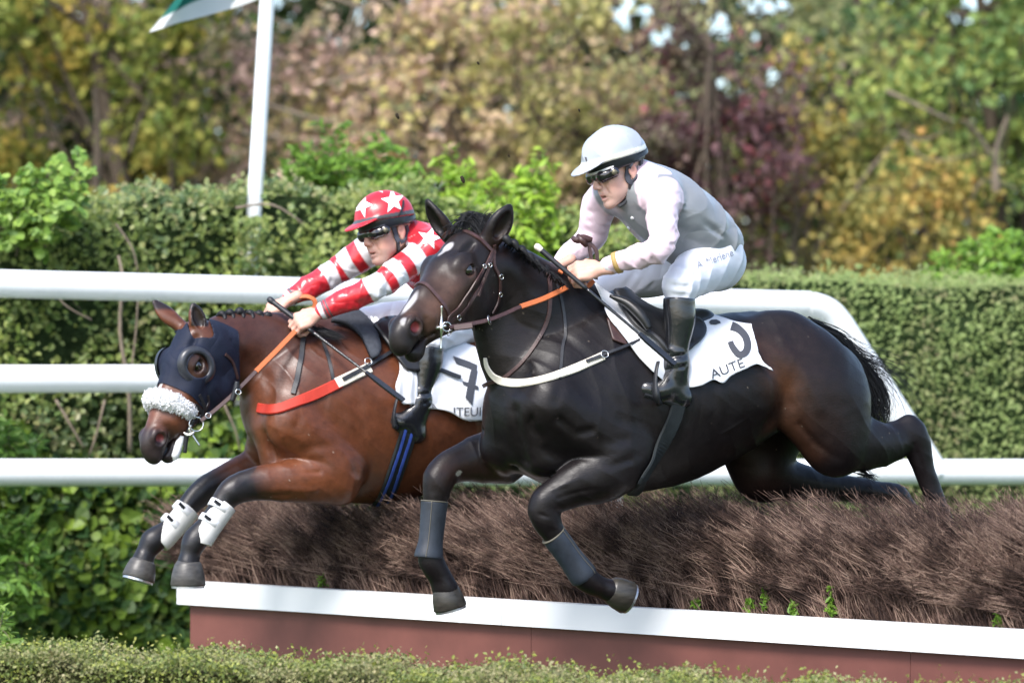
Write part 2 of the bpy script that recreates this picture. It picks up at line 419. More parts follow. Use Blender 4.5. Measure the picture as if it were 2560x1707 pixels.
def F3(s, w, z): return np.stack([FA[0] + fe[0] * s + fn[0] * w, FA[1] + fe[1] * s + fn[1] * w, z], -1)
def brush():
    out = []; nb = 2300; ns = 13; n = nb * ns
    bs = rg.rand(nb) * (FL2 + .40) - .02; bw = -.06 - .84 * rg.rand(nb) ** 1.1
    lv = rg.rand(nb) ** .45; lv[: nb // 4] = .30 + .5 * rg.rand(nb // 4)               # how high each besom of birch reaches
    bl = .31 + .13 * rg.randn(nb) + .09 * np.sin(bs * 4.3) + .05 * np.sin(bs * 11); bt = .09 * rg.randn(nb)
    s = np.repeat(bs, ns); w = np.repeat(bw, ns); lv = np.repeat(lv, ns); ln = np.repeat(bl, ns) * (.8 + .4 * rg.rand(n)); k = rg.rand(n)
    s0_ = s + .010 * rg.randn(n); z0 = zt(s) - .06 + .06 * rg.rand(n)
    top = 1.335 - .015 * np.clip(s / FL, 0, 1) - .12 * np.exp(-((w + .03) / .14) ** 2) + .016 * np.sin(s * 9) + .010 * np.sin(s * 23)
    tz = z0 + (top - z0) * np.clip(lv, .35, 1) * (.88 + .12 * k) + .010 * rg.randn(n); st = s - ln + .030 * rg.randn(n)
    short = st < -.14; st[short] = -.14 + .10 * rg.randn(short.sum())
    wt = np.minimum(w + .12 + np.repeat(bt, ns) + .022 * rg.randn(n), .015)
    root_, tip = F3(s0_, w, z0), F3(st, wt, tz); bend = np.tile(V3(fe[0] * .05, fe[1] * .05, .026), (n, 1)) + .008 * rg.randn(n, 3)
    out.append(twigs(root_, tip, .0019 + .0014 * rg.rand(n), bend, 1, 3))
    for rep in range(4):
        f = .55 + .45 * rg.rand(n)[:, None]; o = root_ * (1 - f) + tip * f + bend * 4 * f * (1 - f)
        d = (tip - root_) / np.linalg.norm(tip - root_, axis=1)[:, None] * 1.1 + .60 * rg.randn(n, 3) + V3(0, 0, .05); d /= np.linalg.norm(d, axis=1)[:, None]
        L = (.018 + .036 * rg.rand(n))[:, None]; out.append(twigs(o, o + d * L, .0010 + .0008 * rg.rand(n), d * 0 + V3(0, 0, .002), 2 + rep, 1))
    m = 9000; cs = rg.rand(450) * (FL2 + .1) - .03; s = np.repeat(cs, 20) + .012 * rg.randn(m); w = -.03 - .09 * rg.rand(m); z0 = zt(s) - .03
    o = F3(s, w, z0); t = F3(s - .03 - .06 * rg.rand(m), w + .02 * rg.randn(m), z0 + .06 + .17 * rg.rand(m)); out.append(twigs(o, t, .0016 + .0012 * rg.rand(m), .006 * rg.randn(m, 3), 9, 2))
    return join(out)
link('brush', quadmesh('brush', *brush(), True), M['twig'], jump)

# ---- running rails
M['rail'] = mat('white_plastic_rail', (.80, .82, .84), .30, .5, noise=(5, .05, 8), rvar=(4, .22, .42))
rails = root('running_rail', 'white triple running rail behind the horses, its end bent down at the right', 'railing', (0, 4, 0))
def railY(px): return 3.2 + 1.2 * px / 2040
def RP(px, py): return P(px, py, railY(px))
def rl(name, pts, r=.066, seg=28, n=8): Q = spline(pts, n); v, q = tube(Q, r, seg); return link(name, quadmesh(name, v, q), M['rail'], rails)
rl('rail', [RP(-500, 694), RP(0, 709), RP(700, 727), RP(1400, 746), RP(1960, 760), RP(2026, 763), RP(2070, 778), RP(2099, 808), RP(2122, 842), RP(2212, 981), RP(2345, 1190)])
rl('rail', [RP(-500, 947), RP(0, 947), RP(1200, 944), RP(2172, 940)])
rl('rail', [RP(-500, 1180), RP(0, 1181), RP(1400, 1181), RP(2560, 1180), RP(3100, 1180)], .0655)
for px in (-260, 1400, 1535, 2900):
    b_ = RP(px, 1000); top = RP(px, 700 + .025 * px) if px < 2500 else RP(px, 1180); v, q = tube([V3(b_[0], b_[1] + .10, 0), V3(b_[0], b_[1] + .10, top[2])], .045, 14); link('post', quadmesh('post', v, q), M['rail'], rails)
for px, py in ((165, 1181), (-120, 709), (1180, 1181)):
    c = RP(px, py); c2 = RP(px + 2, py); v, q = tube([c, c2], .0672, 28); link('joint', quadmesh('joint', v, q), mat('rail_joint', (.45, .46, .5), .5), rails)

# ---- flagpole with flag
PY = 4.60
fp = root('flagpole', 'leaning white flagpole with a white and green flag rising behind the hedge', 'flagpole', P(632, 600, 4.5))
pA, pB = P(600, 1100, PY), P(694, -420, PY); v, q = tube(spline([pA, (pA + pB) / 2, pB], 3), .0385, 20); link('pole', quadmesh('pole', v, q), M['rail'], fp)
fl_b = [(644, 0), (600, 16), (545, 32), (490, 47), (445, 58), (405, 72), (372, 82)]
fl_t = [(668, -330), (655, -322), (642, -318), (630, -322), (618, -325), (607, -320), (596, -318)]
nu, nv = 110, 80; B_ = spline(fl_b, 8); T_ = spline(fl_t, 8); pts = []; grn = []
for i in range(nv):
    for j in range(nu):
        u, w_ = j / (nu - 1), i / (nv - 1); b = B_[int(u * (len(B_) - 1))]; t_ = T_[int(u * (len(T_) - 1))]
        x, y = b[0] * (1 - w_) + t_[0] * w_, b[1] * (1 - w_) + t_[1] * w_; x += 34 * math.sin(w_ * math.pi) * u
        pts.append(P(x, y, PY + .06 * math.sin(u * 6 + w_ * 3) * u + .02 * math.sin(u * 13 - w_ * 5) * u)); grn.append((w_ - .085 - (1 - u) * .13) * 1.0)
pts = np.array(pts); N_ = nu * nv; v = pts; q = []
for i in range(nv - 1):
    for j in range(nu - 1): a = i * nu + j; q.append((a, a + nu, a + nu + 1, a + 1))
me = quadmesh('flag', v, np.array(q)); g_ = sstep(-.012, .012, np.array(grn))[:, None]; setcol(me, V3(.76, .77, .76) * (1 - g_) + V3(.015, .16, .125) * g_)
fm = mat('flag_cloth', (1, 1, 1), .7, .3, attr='Col', bump=(6, .3, .01)); t_ = fm.node_tree; tl_ = t_.nodes.new('ShaderNodeBsdfTranslucent'); ms_ = t_.nodes.new('ShaderNodeMixShader')
at_ = [n_ for n_ in t_.nodes if n_.type == 'ATTRIBUTE'][0]; t_.links.new(at_.outputs['Color'], tl_.inputs[0]); ms_.inputs[0].default_value = .45
t_.links.new(t_.nodes['Principled BSDF'].outputs[0], ms_.inputs[1]); t_.links.new(tl_.outputs[0], ms_.inputs[2]); t_.links.new(ms_.outputs[0], t_.nodes['Material Output'].inputs[0])
link('flag', me, fm, fp)

# ---- hedges
M['bark'] = mat('bark', (.085, .065, .048), .9, .2, noise=(20, .4, 5), bump=(30, .6, .01, (1, 1, .3)))
M['palebark'] = mat('pale_bark', (.20, .16, .12), .85, .2, noise=(20, .3, 5), bump=(30, .5, .006, (1, 1, .3)))
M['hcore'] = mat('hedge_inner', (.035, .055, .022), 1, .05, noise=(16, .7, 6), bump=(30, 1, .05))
def slab_pts(n, xs, zs, yf, depth, zt_fn, bump=.10, seed=1, cull=.5):
    r = np.random.RandomState(seed); x = xs[0] + (xs[1] - xs[0]) * r.rand(n); top = zt_fn(x); z = zs + (top - zs) * r.rand(n)
    dd = depth * r.rand(n) ** 1.6
    lump = (np.sin(x * 7.1 + z * 3.3) + np.sin(x * 3.3 - z * 6.7 + 1) + np.sin(x * 13 + z * 11)) / 3 * bump
    y = yf(x) + dd - lump; ed = np.clip((z - (top - .12)) / .12, 0, 1); y = y + ed ** 2 * .10
    return np.stack([x, y, z], 1)
def top_pts(n, xs, yf, width, zt_fn, seed=2, th=.08):
    r = np.random.RandomState(seed); x = xs[0] + (xs[1] - xs[0]) * r.rand(n); w = width * r.rand(n)
    return np.stack([x, yf(x) + .05 + w, zt_fn(x) - th * r.rand(n) + .03 * r.randn(n)], 1)
# left hedge: loose, ivy grown
YL = lambda x: 4.05 + .28 * (x + 2.6)
def ztL(x):
    px = 1280 + x / 20.6 * F; y = np.interp(px, [-400, 0, 150, 230, 380, 560, 800, 1000, 1250, 1500, 1800], [560, 545, 530, 512, 478, 462, 455, 462, 500, 545, 590]); return 1.5 + (1100 - y) * 20.6 / F + .03 * np.sin(x * 9) + .022 * np.sin(x * 23) + .014 * np.sin(x * 57)
hl = root('hedge', 'tall loose ivy grown hedge behind the left rails', 'hedge', (-1.2, 4.9, 0))
M['hleaf1'] = leafmat('hedge_leaves_mixed', [(.075, .14, .040), (.17, .26, .075), (.30, .38, .125), (.13, .21, .065), (.34, .42, .16), (.23, .31, .10)], .42, .3, .45, patch=[(.06, .12, .055), (.13, .20, .10), (.21, .28, .12), (.27, .26, .17)], pscale=1.5)
xs = (-3.9, .85)
C = np.vstack([slab_pts(42000, xs, .0, YL, .42, ztL, .17, 3), top_pts(6500, xs, YL, .9, ztL, 4)])
hole = (np.sin(C[:, 0] * 5.3 + 1.3) + np.sin(C[:, 2] * 6.1 + C[:, 0] * 2.2) + np.sin(C[:, 0] * 11 - C[:, 2] * 9)) / 3; keep = (hole < .60) | (rg.rand(len(C)) < .3); C = C[keep]
qx = 1280 + C[:, 0] / (16 + C[:, 1]) * F; qy = HOR - (C[:, 2] - CAMZ) / (16 + C[:, 1]) * F
C = C[~((np.abs(qx - 634) < 25) & (qy < 535) & (C[:, 1] < PY + .02))]
C = np.vstack([C, np.stack([P(0, 0, 4.42)[0] + (590 + 90 * rg.rand(900)) * 20.42 / F, 4.28 + .22 * rg.rand(900), 1.5 + (1100 - 545 - 420 * rg.rand(900)) * 20.4 / F], 1)])
link('foliage', quadmesh('foliage', *leafmesh(C, .035, 5, .74, (-.25, -.8, .55), .55, True), False), M['hleaf1'], hl)
M['ivy'] = leafmat('ivy_leaves', [(.022, .062, .024), (.045, .105, .035), (.10, .18, .04), (.20, .32, .05), (.03, .07, .035)], .45, .18, .3)
Ci = slab_pts(5200, (-3.7, -1.2), .2, lambda x: YL(x) - .04, .22, lambda x: 1.55 + .15 * np.sin(x * 4), .13, 8)
link('ivy', quadmesh('ivy', *leafmesh(Ci, .066, 9, .95, (-.2, -.85, .35), .6, True), False), M['ivy'], hl)
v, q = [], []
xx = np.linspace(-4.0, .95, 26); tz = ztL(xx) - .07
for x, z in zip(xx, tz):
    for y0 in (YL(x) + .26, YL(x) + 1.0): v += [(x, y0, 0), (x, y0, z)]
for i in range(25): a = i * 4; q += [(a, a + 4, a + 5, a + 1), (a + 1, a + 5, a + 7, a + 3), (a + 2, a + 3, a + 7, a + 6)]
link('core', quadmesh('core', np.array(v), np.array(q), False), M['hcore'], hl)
for pts, r in (([P(325, 1130, 4.0), P(322, 980, 3.98), P(300, 830, 3.97), P(306, 700, 3.97), P(296, 640, 4.05)], .020), ([P(322, 960, 4.0), P(338, 850, 3.97), P(345, 740, 3.98)], .010), ([P(140, 1000, 4.05), P(175, 1060, 4.0), P(210, 1120, 4.02)], .013),
               ([P(262, 1000, 4.0), P(240, 1090, 3.98), P(222, 1140, 4.0)], .012), ([P(110, 690, 4.02), P(160, 760, 4.0), P(230, 800, 4.02)], .009), ([P(290, 560, 4.15), P(330, 620, 4.1), P(345, 680, 4.1)], .010), ([P(560, 1010, 4.2), P(590, 1080, 4.18), P(600, 1130, 4.2)], .010), ([P(590, 520, 4.3), P(680, 512, 4.28), P(760, 560, 4.3)], .012)):
    Q, R_, _ = refine(pts, np.linspace(r * .62, r * .35, len(pts)), [1] * len(pts)); v, q = tube(Q, R_, 7); link('stem', quadmesh('stem', v, q), M['palebark'], hl)
# right hedge: clipped
YR = lambda x: 5.25 + .05 * x
def ztR(x): px = 1280 + x / 21.4 * F; y = np.interp(px, [1300, 1800, 1900, 2200, 2560, 3000], [655, 672, 684, 692, 700, 706]); return 1.5 + (1100 - y) * 21.4 / F + .010 * np.sin(x * 19) + .008 * np.sin(x * 47)
hr = root('hedge', 'dense clipped green hedge at the right behind the bent rail', 'hedge', (2.3, 6.0, 0))
M['hleaf2'] = leafmat('clipped_hedge_leaves', [(.17, .26, .11), (.23, .33, .14), (.29, .39, .18), (.20, .30, .125), (.33, .42, .21)], .5, .35, .3, patch=[(.14, .20, .10), (.21, .27, .13), (.25, .30, .16), (.26, .23, .17)], pscale=3.0)
xs = (.35, 4.3); C = np.vstack([slab_pts(34000, xs, .3, YR, .16, ztR, .03, 13), top_pts(7000, xs, YR, .9, ztR, 14, .04)])
link('foliage', quadmesh('foliage', *leafmesh(C, .026, 15, .62, (-.25, -.75, .55), .62), False), M['hleaf2'], hr)
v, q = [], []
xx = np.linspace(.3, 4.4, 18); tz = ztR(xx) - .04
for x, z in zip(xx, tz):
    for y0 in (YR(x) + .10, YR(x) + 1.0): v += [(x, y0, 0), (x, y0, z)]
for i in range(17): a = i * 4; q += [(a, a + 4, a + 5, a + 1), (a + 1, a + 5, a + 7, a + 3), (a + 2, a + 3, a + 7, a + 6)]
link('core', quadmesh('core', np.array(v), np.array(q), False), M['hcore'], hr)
# low hedge in the foreground
LA, LB = P(-700, 1592, -1.0), P(3000, 1774, -2.3)
hf = root('hedge', 'low clipped yellow green hedge along the bottom in front of the fence', 'hedge', (0, -1.5, 0))
le = unit(LB - LA); ln_ = np.cross(le, V3(0, 0, 1)); ln_ = ln_ if ln_[1] < 0 else -ln_
n = 90000; s = rg.rand(n)[:, None]; w = rg.rand(n); a_z = .035 * np.sin(s[:, 0] * 60) + .022 * np.sin(s[:, 0] * 151 + 2)
face = rg.rand(n) < .5; C = LA * (1 - s) + LB * s
C = C + ln_ * np.where(face, .02 * rg.randn(n), -.55 * w)[:, None]; C[:, 2] += np.where(face, -.5 * w ** 1.3, .018 * rg.randn(n) - .02) + a_z * .5 - np.where(face, .01, 0)
M['lleaf'] = leafmat('box_leaves', [(.07, .12, .04), (.17, .23, .065), (.32, .37, .10), (.12, .17, .065), (.26, .28, .14), (.09, .15, .05)], .5, .25, .4, patch=[(.17, .18, .10), (.29, .28, .18), (.12, .17, .07), (.34, .32, .22), (.20, .24, .09)], pscale=4.5)
link('foliage', quadmesh('foliage', *leafmesh(C, .0145, 25, .66, (0, -.5, .7), .5), False), M['lleaf'], hf)
lo = LA - ln_ * .55; hi_ = LB - ln_ * .55; v = np.array([LA - ln_ * .05, LB - ln_ * .05, hi_, lo]); v[:, 2] -= .05; vb = v.copy(); vb[:, 2] = 0
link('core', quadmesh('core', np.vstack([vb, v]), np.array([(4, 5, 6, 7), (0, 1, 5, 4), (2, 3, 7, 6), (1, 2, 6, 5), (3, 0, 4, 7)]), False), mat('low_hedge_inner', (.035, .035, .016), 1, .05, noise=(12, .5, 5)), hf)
ns = 230; s = rg.rand(ns)[:, None]; o = LA * (1 - s) + LB * s - ln_ * (.5 * rg.rand(ns))[:, None]; o[:, 2] -= .03; d = np.stack([.03 * rg.randn(ns), .02 * rg.randn(ns), .05 + .05 * rg.rand(ns)], 1)
cl_ = np.vstack([o + d * t + .008 * rg.randn(ns, 3) for t in (.5, .7, .85, 1.)]); link('shoots', quadmesh('shoots', *leafmesh(cl_, .017, 27, .6, (0, -.4, .8), .4), False), leafmat('young_shoots', [(.18, .23, .06), (.27, .30, .08), (.13, .18, .05)], .5, .3), hf)

# ---- leafy sprays
def spray(name, label, cat, base, stems, leaf, cols, seed, group=None, asp=.34, pairs=5, droop=.15, rough=.45):
    r = np.random.RandomState(seed); par = root(name, label, cat, base, group); LC, LD, st = [], [], []
    for a, b in stems:
        a, b = np.asarray(a), np.asarray(b); L = np.linalg.norm(b - a); side = r.randn(3) * .06 * L; c = spline([a, a * .66 + b * .34 + side + V3(0, 0, .05 * L), a * .33 + b * .67 + side + V3(0, 0, .04 * L), b], 5)
        st.append(tube(c, np.linspace(.0055, .0018, len(c)), 5, None, 1., False))
        for i in range(4, len(c)):
            if r.rand() < .15: continue
            d0 = unit(c[i] - c[i - 1]); sd = unit(np.cross(d0, r.randn(3)) + V3(0, -.25, .0)); pl = leaf * 1.9
            for sg in (1, -1):
                dr = unit(d0 * .55 + sd * sg); e = c[i] + dr * pl + V3(0, 0, -droop * pl)
                st.append(tube([c[i], (c[i] + e) / 2 + V3(0, 0, .01), e], [.0016, .0013, .0008], 3, None, 1., False))
                for k in range(pairs):
                    t = (k + 1) / pairs; pc = c[i] * (1 - t) + e * t; ll = unit(np.cross(dr, V3(0, .35, 1) + .3 * r.randn(3)))
                    for s2 in (1, -1): dd = unit(ll * s2 + dr * .7 + V3(0, 0, -droop)); LC.append(pc + dd * leaf * .5); LD.append(dd)
                LC.append(e + dr * leaf * .5); LD.append(dr)
    v, q = join(st); link('stem', quadmesh('stem', v, q), M['palebark'], par)
    link('leaves', quadmesh('leaves', *leafmesh(np.array(LC), leaf, seed, asp, (-.1, -.45, .8), .55, True, np.array(LD), .12), False), leafmat(name + '_leaves', cols, rough, .3, .4), par); return par
G1 = [(.10, .22, .035), (.17, .33, .05), (.24, .42, .075), (.13, .27, .06)]
q_ = lambda *l: [(P(a, b, Y), P(c, d, Y2)) for a, b, Y, c, d, Y2 in l]
spray('shrub', 'bright green long leaved shrub rising above the hedge between the flagpole and the red helmet', 'shrub', P(860, 520, 5.4), q_((840, 560, 5.4, 760, 400, 5.2), (850, 560, 5.4, 830, 330, 5.3), (870, 570, 5.4, 960, 370, 5.3), (800, 560, 5.3, 720, 450, 5.2), (900, 560, 5.4, 1000, 430, 5.2), (860, 560, 5.4, 880, 400, 5.1), (820, 570, 5.3, 800, 420, 5.2), (930, 570, 5.3, 1060, 470, 5.2), (880, 580, 5.3, 930, 430, 5.2), (950, 570, 5.4, 1000, 480, 5.1), (980, 580, 5.4, 1080, 520, 5.1)), .058, G1, 31)
spray('shrub', 'bright green long leaved shrub rising behind the black horse\'s ears', 'shrub', P(1250, 560, 5.2), q_((1240, 600, 5.2, 1150, 470, 5.1), (1250, 600, 5.2, 1350, 430, 5.0), (1260, 610, 5.2, 1330, 480, 5.0), (1240, 600, 5.2, 1220, 490, 5.0), (1280, 620, 5.1, 1360, 520, 5.0), (1230, 600, 5.1, 1130, 410, 5.2), (1260, 620, 5.1, 1300, 560, 4.8), (1210, 620, 5.1, 1180, 540, 4.8), (1270, 620, 5.1, 1350, 600, 4.9)), .060, [(.15, .30, .04), (.26, .44, .05), (.34, .52, .07), (.2, .36, .06)], 32)
spray('shrub', 'light green leafy shrub top at the right above the clipped hedge', 'shrub', P(2500, 700, 6.3), q_((2450, 760, 6.3, 2390, 640, 6.2), (2480, 760, 6.3, 2450, 610, 6.2), (2520, 770, 6.3, 2530, 600, 6.2), (2440, 760, 6.3, 2350, 680, 6.1), (2560, 770, 6.3, 2600, 620, 6.2), (2500, 770, 6.3, 2490, 650, 6.1), (2420, 740, 6.2, 2330, 700, 6.1), (2540, 760, 6.2, 2560, 670, 6.1)), .058, G1, 33)
IV = [(.09, .20, .04), (.19, .34, .07), (.30, .46, .12), (.14, .26, .09)]
spray('climbing_plant', 'pale round leaved climber spilling over the left end of the hedge', 'climber', P(80, 560, 4.1), q_((60, 620, 4.1, 30, 450, 4.0), (80, 620, 4.1, 120, 430, 4.0), (100, 620, 4.1, 200, 420, 4.0), (60, 620, 4.1, -40, 470, 4.0), (110, 620, 4.1, 170, 500, 3.9), (40, 640, 4.1, 60, 520, 3.9), (90, 640, 4.1, 100, 550, 3.9), (0, 640, 4.1, 10, 560, 3.9)), .050, IV, 34, asp=.85, pairs=3)
spray('shrub', 'drooping long leaved green branches at the left edge in front of the lower rail', 'shrub', P(-60, 1250, 3.6), q_((-140, 1180, 3.7, 20, 1110, 3.45), (-140, 1200, 3.7, 75, 1150, 3.45), (-150, 1300, 3.7, 60, 1330, 3.45), (-150, 1330, 3.7, 100, 1420, 3.45), (-150, 1380, 3.7, 50, 1480, 3.45), (-140, 1280, 3.7, 90, 1380, 3.45), (-140, 1440, 3.7, 20, 1540, 3.45), (-160, 1150, 3.7, -10, 1090, 3.45)), .062, [(.07, .17, .035), (.12, .25, .05), (.19, .34, .08)], 35, asp=.36)
spray('shrub', 'yellow green leaf sprays at the bottom left corner beside the low hedge', 'shrub', P(-60, 1650, -.9), q_((-160, 1700, -.9, 10, 1620, -1.1), (-160, 1720, -.9, 30, 1690, -1.1), (-150, 1640, -.9, 0, 1570, -1.0)), .040, [(.10, .20, .035), (.18, .30, .06)], 36, asp=.4)
for i, (px, py, hgt) in enumerate(((1905, 1512, .075), (1868, 1522, .03), (1975, 1520, .03), (2068, 1512, .075), (2075, 1532, .03), (2490, 1556, .028), (800, 1456, .035), (1735, 1518, .02))):
    s = (px - 465) / 2095 * 1.0; s = s * FL * (1 - .0); 
    for it in range(12):
        b = F3(np.array(s), np.array(-.015), np.array(zt(s))); pxx = 1280 + b[0] / (16 + b[1]) * F; s += (px - pxx) / 640 * .8
    lb = ['tall weed rooted behind the white board below the black horse\'s belly', 'small flat weed left of the tall weed on the white board', 'small weed midway between the two tall weeds', 'narrow upright weed farther right behind the white board', 'low weed at the foot of the narrow upright weed', 'small weed near the right end of the white board', 'small weed behind the white board near its left end', 'tiny weed behind the white board under the bay horse boots'][i]
    if i == 7: lb = 'tiny weed on the white board right of the black horse\'s front hooves'
    b = F3(np.array(s), np.array(-.03), np.array(zt(s) - .01)); par = root('weed', lb, 'weed', b, 'weeds along the white board'); r = np.random.RandomState(50 + i)
    D_ = r.randn(26, 3) * V3(.5, .3, .35) + V3(0, -.1, .7); D_ /= np.linalg.norm(D_, axis=1)[:, None]; hh = r.rand(26)[:, None] * hgt * 1.4 + .005; Cn = b + V3(0, 0, 1) * hh + D_ * .016
    link('leaves', quadmesh('leaves', *leafmesh(Cn, .034, 60 + i, .38, (0, -.6, .6), .4, True, D_), False), leafmat('weed_leaves', [(.09, .20, .03), (.17, .31, .05)], .5, .3), par)
    link('stem', quadmesh('stem', *tube([b, b + V3(.002, 0, hgt * 1.4)], [.0022, .001], 5)), M['palebark'], par)

# ---- autumn trees behind
def skygap(C, keepp, r):
    pxx = 1280 + C[:, 0] / (16 + C[:, 1]) * F; pyy = HOR - (C[:, 2] - 1.5) / (16 + C[:, 1]) * F; g = np.zeros(len(C), bool)
    for cx, cy, rx_, ry_ in ((1585, 40, 55, 45), (1650, 95, 40, 26), (1800, 60, 34, 60), (1895, 20, 60, 34), (1905, 95, 34, 30), (1725, 118, 26, 18), (1795, 215, 34, 22), (1935, 190, 34, 26), (1670, 60, 18, 24), (1705, 235, 16, 16), (2455, 8, 60, 22), (2400, 48, 34, 26), (1560, 130, 18, 12), (1850, 140, 24, 16), (1960, 20, 26, 26), (1755, 10, 26, 20)):
        g |= ((pxx - cx) / (rx_ * .9)) ** 2 + ((pyy - cy) / (ry_ * .95)) ** 2 < 1
    return C[~g | (r.rand(len(C)) < keepp)]
def tree(label, px, py, Y, rx, rz, ry, n, cols, trunks, seed, size=.085, patch=None, ps=.8, asp=.7, gaps=.0, bark='bark', branches=26, gmax=4.9):
    """px,py crown centre in the photograph, radii in metres"""
    r = np.random.RandomState(seed); c = P(px, py, Y); par = root('tree', label, 'tree', (c[0], c[1], 0), 'autumn trees behind the hedge')
    tx = c[0] + trunks[0]; tt = max(c[2] - rz * .1, 1.8)
    main = spline([V3(tx, c[1], 0), V3(tx + .05, c[1], tt * .5), V3(tx + (c[0] - tx) * .5, c[1], tt), V3(c[0], c[1], c[2] + rz * .7)], 5)
    v, q = tube(main, np.linspace(trunks[1], trunks[1] * .3, len(main)), 9); link('trunk', quadmesh('trunk', v, q), M[bark], par)
    # clumps of leaves on limbs
    K = 40; cl = r.randn(K, 3); cl /= np.linalg.norm(cl, axis=1)[:, None]; cl *= (r.rand(K) ** .40)[:, None]; cl = c + cl * V3(rx, ry, rz); cl = cl[cl[:, 2] > .9]
    bs = []
    for i in range(min(branches, len(cl))):
        k = r.randint(3, len(main) - 1); a = main[k]; b = cl[i]; m = (a + b) / 2 + r.randn(3) * .12; Q, R_, _ = refine([a, m, b], [trunks[1] * .30, trunks[1] * .18, .008], [1] * 3, 4); bs.append(tube(Q, R_, 5, None, 1., False))
    v, q = join(bs); link('limbs', quadmesh('limbs', v, q), M[bark], par)
    o = cl[r.randint(0, len(cl), n)]; sg = r.randn(n, 3) * V3(.24, .20, .15) * (rx / 2.0) ** .4 * (.5 + .8 * (o[:, :1] * 7.7 % 1)); C = o + sg
    C = C[(C[:, 2] < gmax) & (C[:, 2] > .6)]
    if gaps > 0:
        g = (np.sin(C[:, 0] * 4.1 + seed) + np.sin(C[:, 2] * 5.3 + C[:, 0] * 2) + np.sin(C[:, 0] * 9 - C[:, 2] * 7.7)) / 3; C = C[(g < 1 - gaps) | (r.rand(len(C)) < .1)]
    C = skygap(C, .05, r)
    link('crown', quadmesh('crown', *leafmesh(C, size, seed + 1, asp, (-.2, -.5, .6), .35), False), leafmat('leaves_' + str(seed), cols, .6, .3, .25, patch=patch, pscale=ps), par)
GY = [(.10, .14, .02), (.20, .22, .025), (.34, .30, .03), (.07, .11, .02)]
tree('green and yellow maple at the far left', 150, 130, 12.5, 1.25, 1.5, .9, 8500, [(.085, .135, .025), (.17, .22, .04), (.29, .29, .06), (.11, .16, .03)], (.55, .10), 101, .080, [(.18, .22, .04), (.44, .37, .07), (.62, .44, .10), (.24, .27, .05)], .9, gaps=.15)
tree('dry pinkish tan hornbeam behind the flagpole', 560, 150, 13.5, 1.5, 1.9, .9, 7800, [(.52, .35, .28), (.66, .47, .39), (.34, .24, .19), (.16, .18, .10), (.58, .40, .32)], (-.6, .09), 102, .072, [(.40, .29, .22), (.24, .24, .14), (.12, .17, .06), (.50, .42, .14)], 1.6, gaps=.36, bark='palebark')
tree('dry tan hornbeam with yellow leaves left of the silver helmet', 1080, 150, 13.0, 1.6, 1.9, .9, 9500, [(.58, .40, .30), (.70, .51, .40), (.42, .29, .22), (.62, .54, .18), (.52, .36, .27)], (.3, .09), 103, .074, [(.52, .37, .28), (.62, .55, .18), (.16, .20, .09), (.50, .36, .27)], 1.8, gaps=.30, bark='palebark')
tree('small tan and orange tree just left of the silver jockey', 1430, 330, 12.0, .70, 1.1, .6, 3400, [(.50, .36, .24), (.56, .42, .24), (.36, .31, .14), (.54, .47, .15)], (.1, .05), 104, .070, [(.26, .28, .10), (.38, .36, .12)], 1.6, gaps=.28)
tree('dark purple leaved tree right of the silver jockey', 1770, 440, 11.6, .66, 1.35, .5, 8600, [(.095, .055, .060), (.15, .082, .085), (.19, .10, .10), (.070, .048, .050), (.28, .085, .090)], (.2, .07), 105, .060, [(.13, .080, .080), (.17, .14, .10), (.20, .20, .10)], 2.2, gaps=.12)
tree('thin olive leaved tree with sky showing through', 1760, 60, 15.0, 1.3, 1.0, .8, 3600, [(.24, .28, .12), (.36, .38, .17), (.20, .23, .10), (.40, .38, .17)], (-.1, .06), 106, .080, [(.30, .33, .15), (.44, .40, .17)], 1.2, gaps=.35)
tree('yellow and orange tree above the clipped hedge', 2110, 440, 13.0, .90, 1.15, .7, 6000, [(.26, .26, .08), (.42, .37, .10), (.54, .40, .09), (.17, .21, .07), (.34, .33, .11)], (-.45, .06), 107, .070, [(.20, .25, .08), (.30, .33, .11), (.15, .19, .06)], 1.4, gaps=.30, bark='palebark')
tree('bright yellow green tree in the upper right corner', 2440, 210, 12.0, .95, 1.15, .7, 6000, [(.20, .30, .08), (.34, .44, .11), (.46, .50, .12), (.13, .21, .06)], (.2, .08), 108, .076, [(.11, .19, .06), (.17, .27, .08), (.40, .42, .11)], 1.3, gaps=.25)
tree('blue green evergreen tree behind the top right', 2150, 40, 16.0, 1.5, 1.3, .8, 6500, [(.030, .075, .035), (.055, .12, .05), (.09, .17, .065)], (.3, .12), 109, .072, [(.09, .17, .06), (.13, .22, .07)], 1.0)
tree('small orange and yellow tree low behind the right hedge', 2290, 600, 11.5, .7, .55, .5, 2600, [(.44, .34, .09), (.56, .42, .11), (.26, .25, .08), (.50, .28, .08)], (.1, .04), 110, .062, [(.22, .25, .08), (.36, .34, .10)], 2.0, gaps=.28)
def limbs(par, L, m='palebark'):
    bs = []
    for pts, r0 in L:
        Q, R_, _ = refine([P(*p) for p in pts], np.linspace(r0 * .7, r0 * .3, len(pts)), [1] * len(pts), 4); bs.append(tube(Q, R_, 6, None, 1., False))
    v, q = join(bs); link('bare_limbs', quadmesh('bare_limbs', v, q), M[m], par)
tr_ = {o['label']: o for o in sc.objects if o.get('category') == 'tree'}
limbs(tr_['yellow and orange tree above the clipped hedge'], [([(1985, 680, 12.2), (1988, 590, 12.2), (2010, 520, 12.2), (2060, 440, 12.2)], .035), ([(2030, 640, 12.3), (2110, 520, 12.2), (2180, 420, 12.1), (2260, 330, 12.0), (2300, 290, 12.)], .03), ([(1990, 560, 12.2), (1995, 470, 12.2), (2050, 380, 12.1)], .018)], 'palebark')
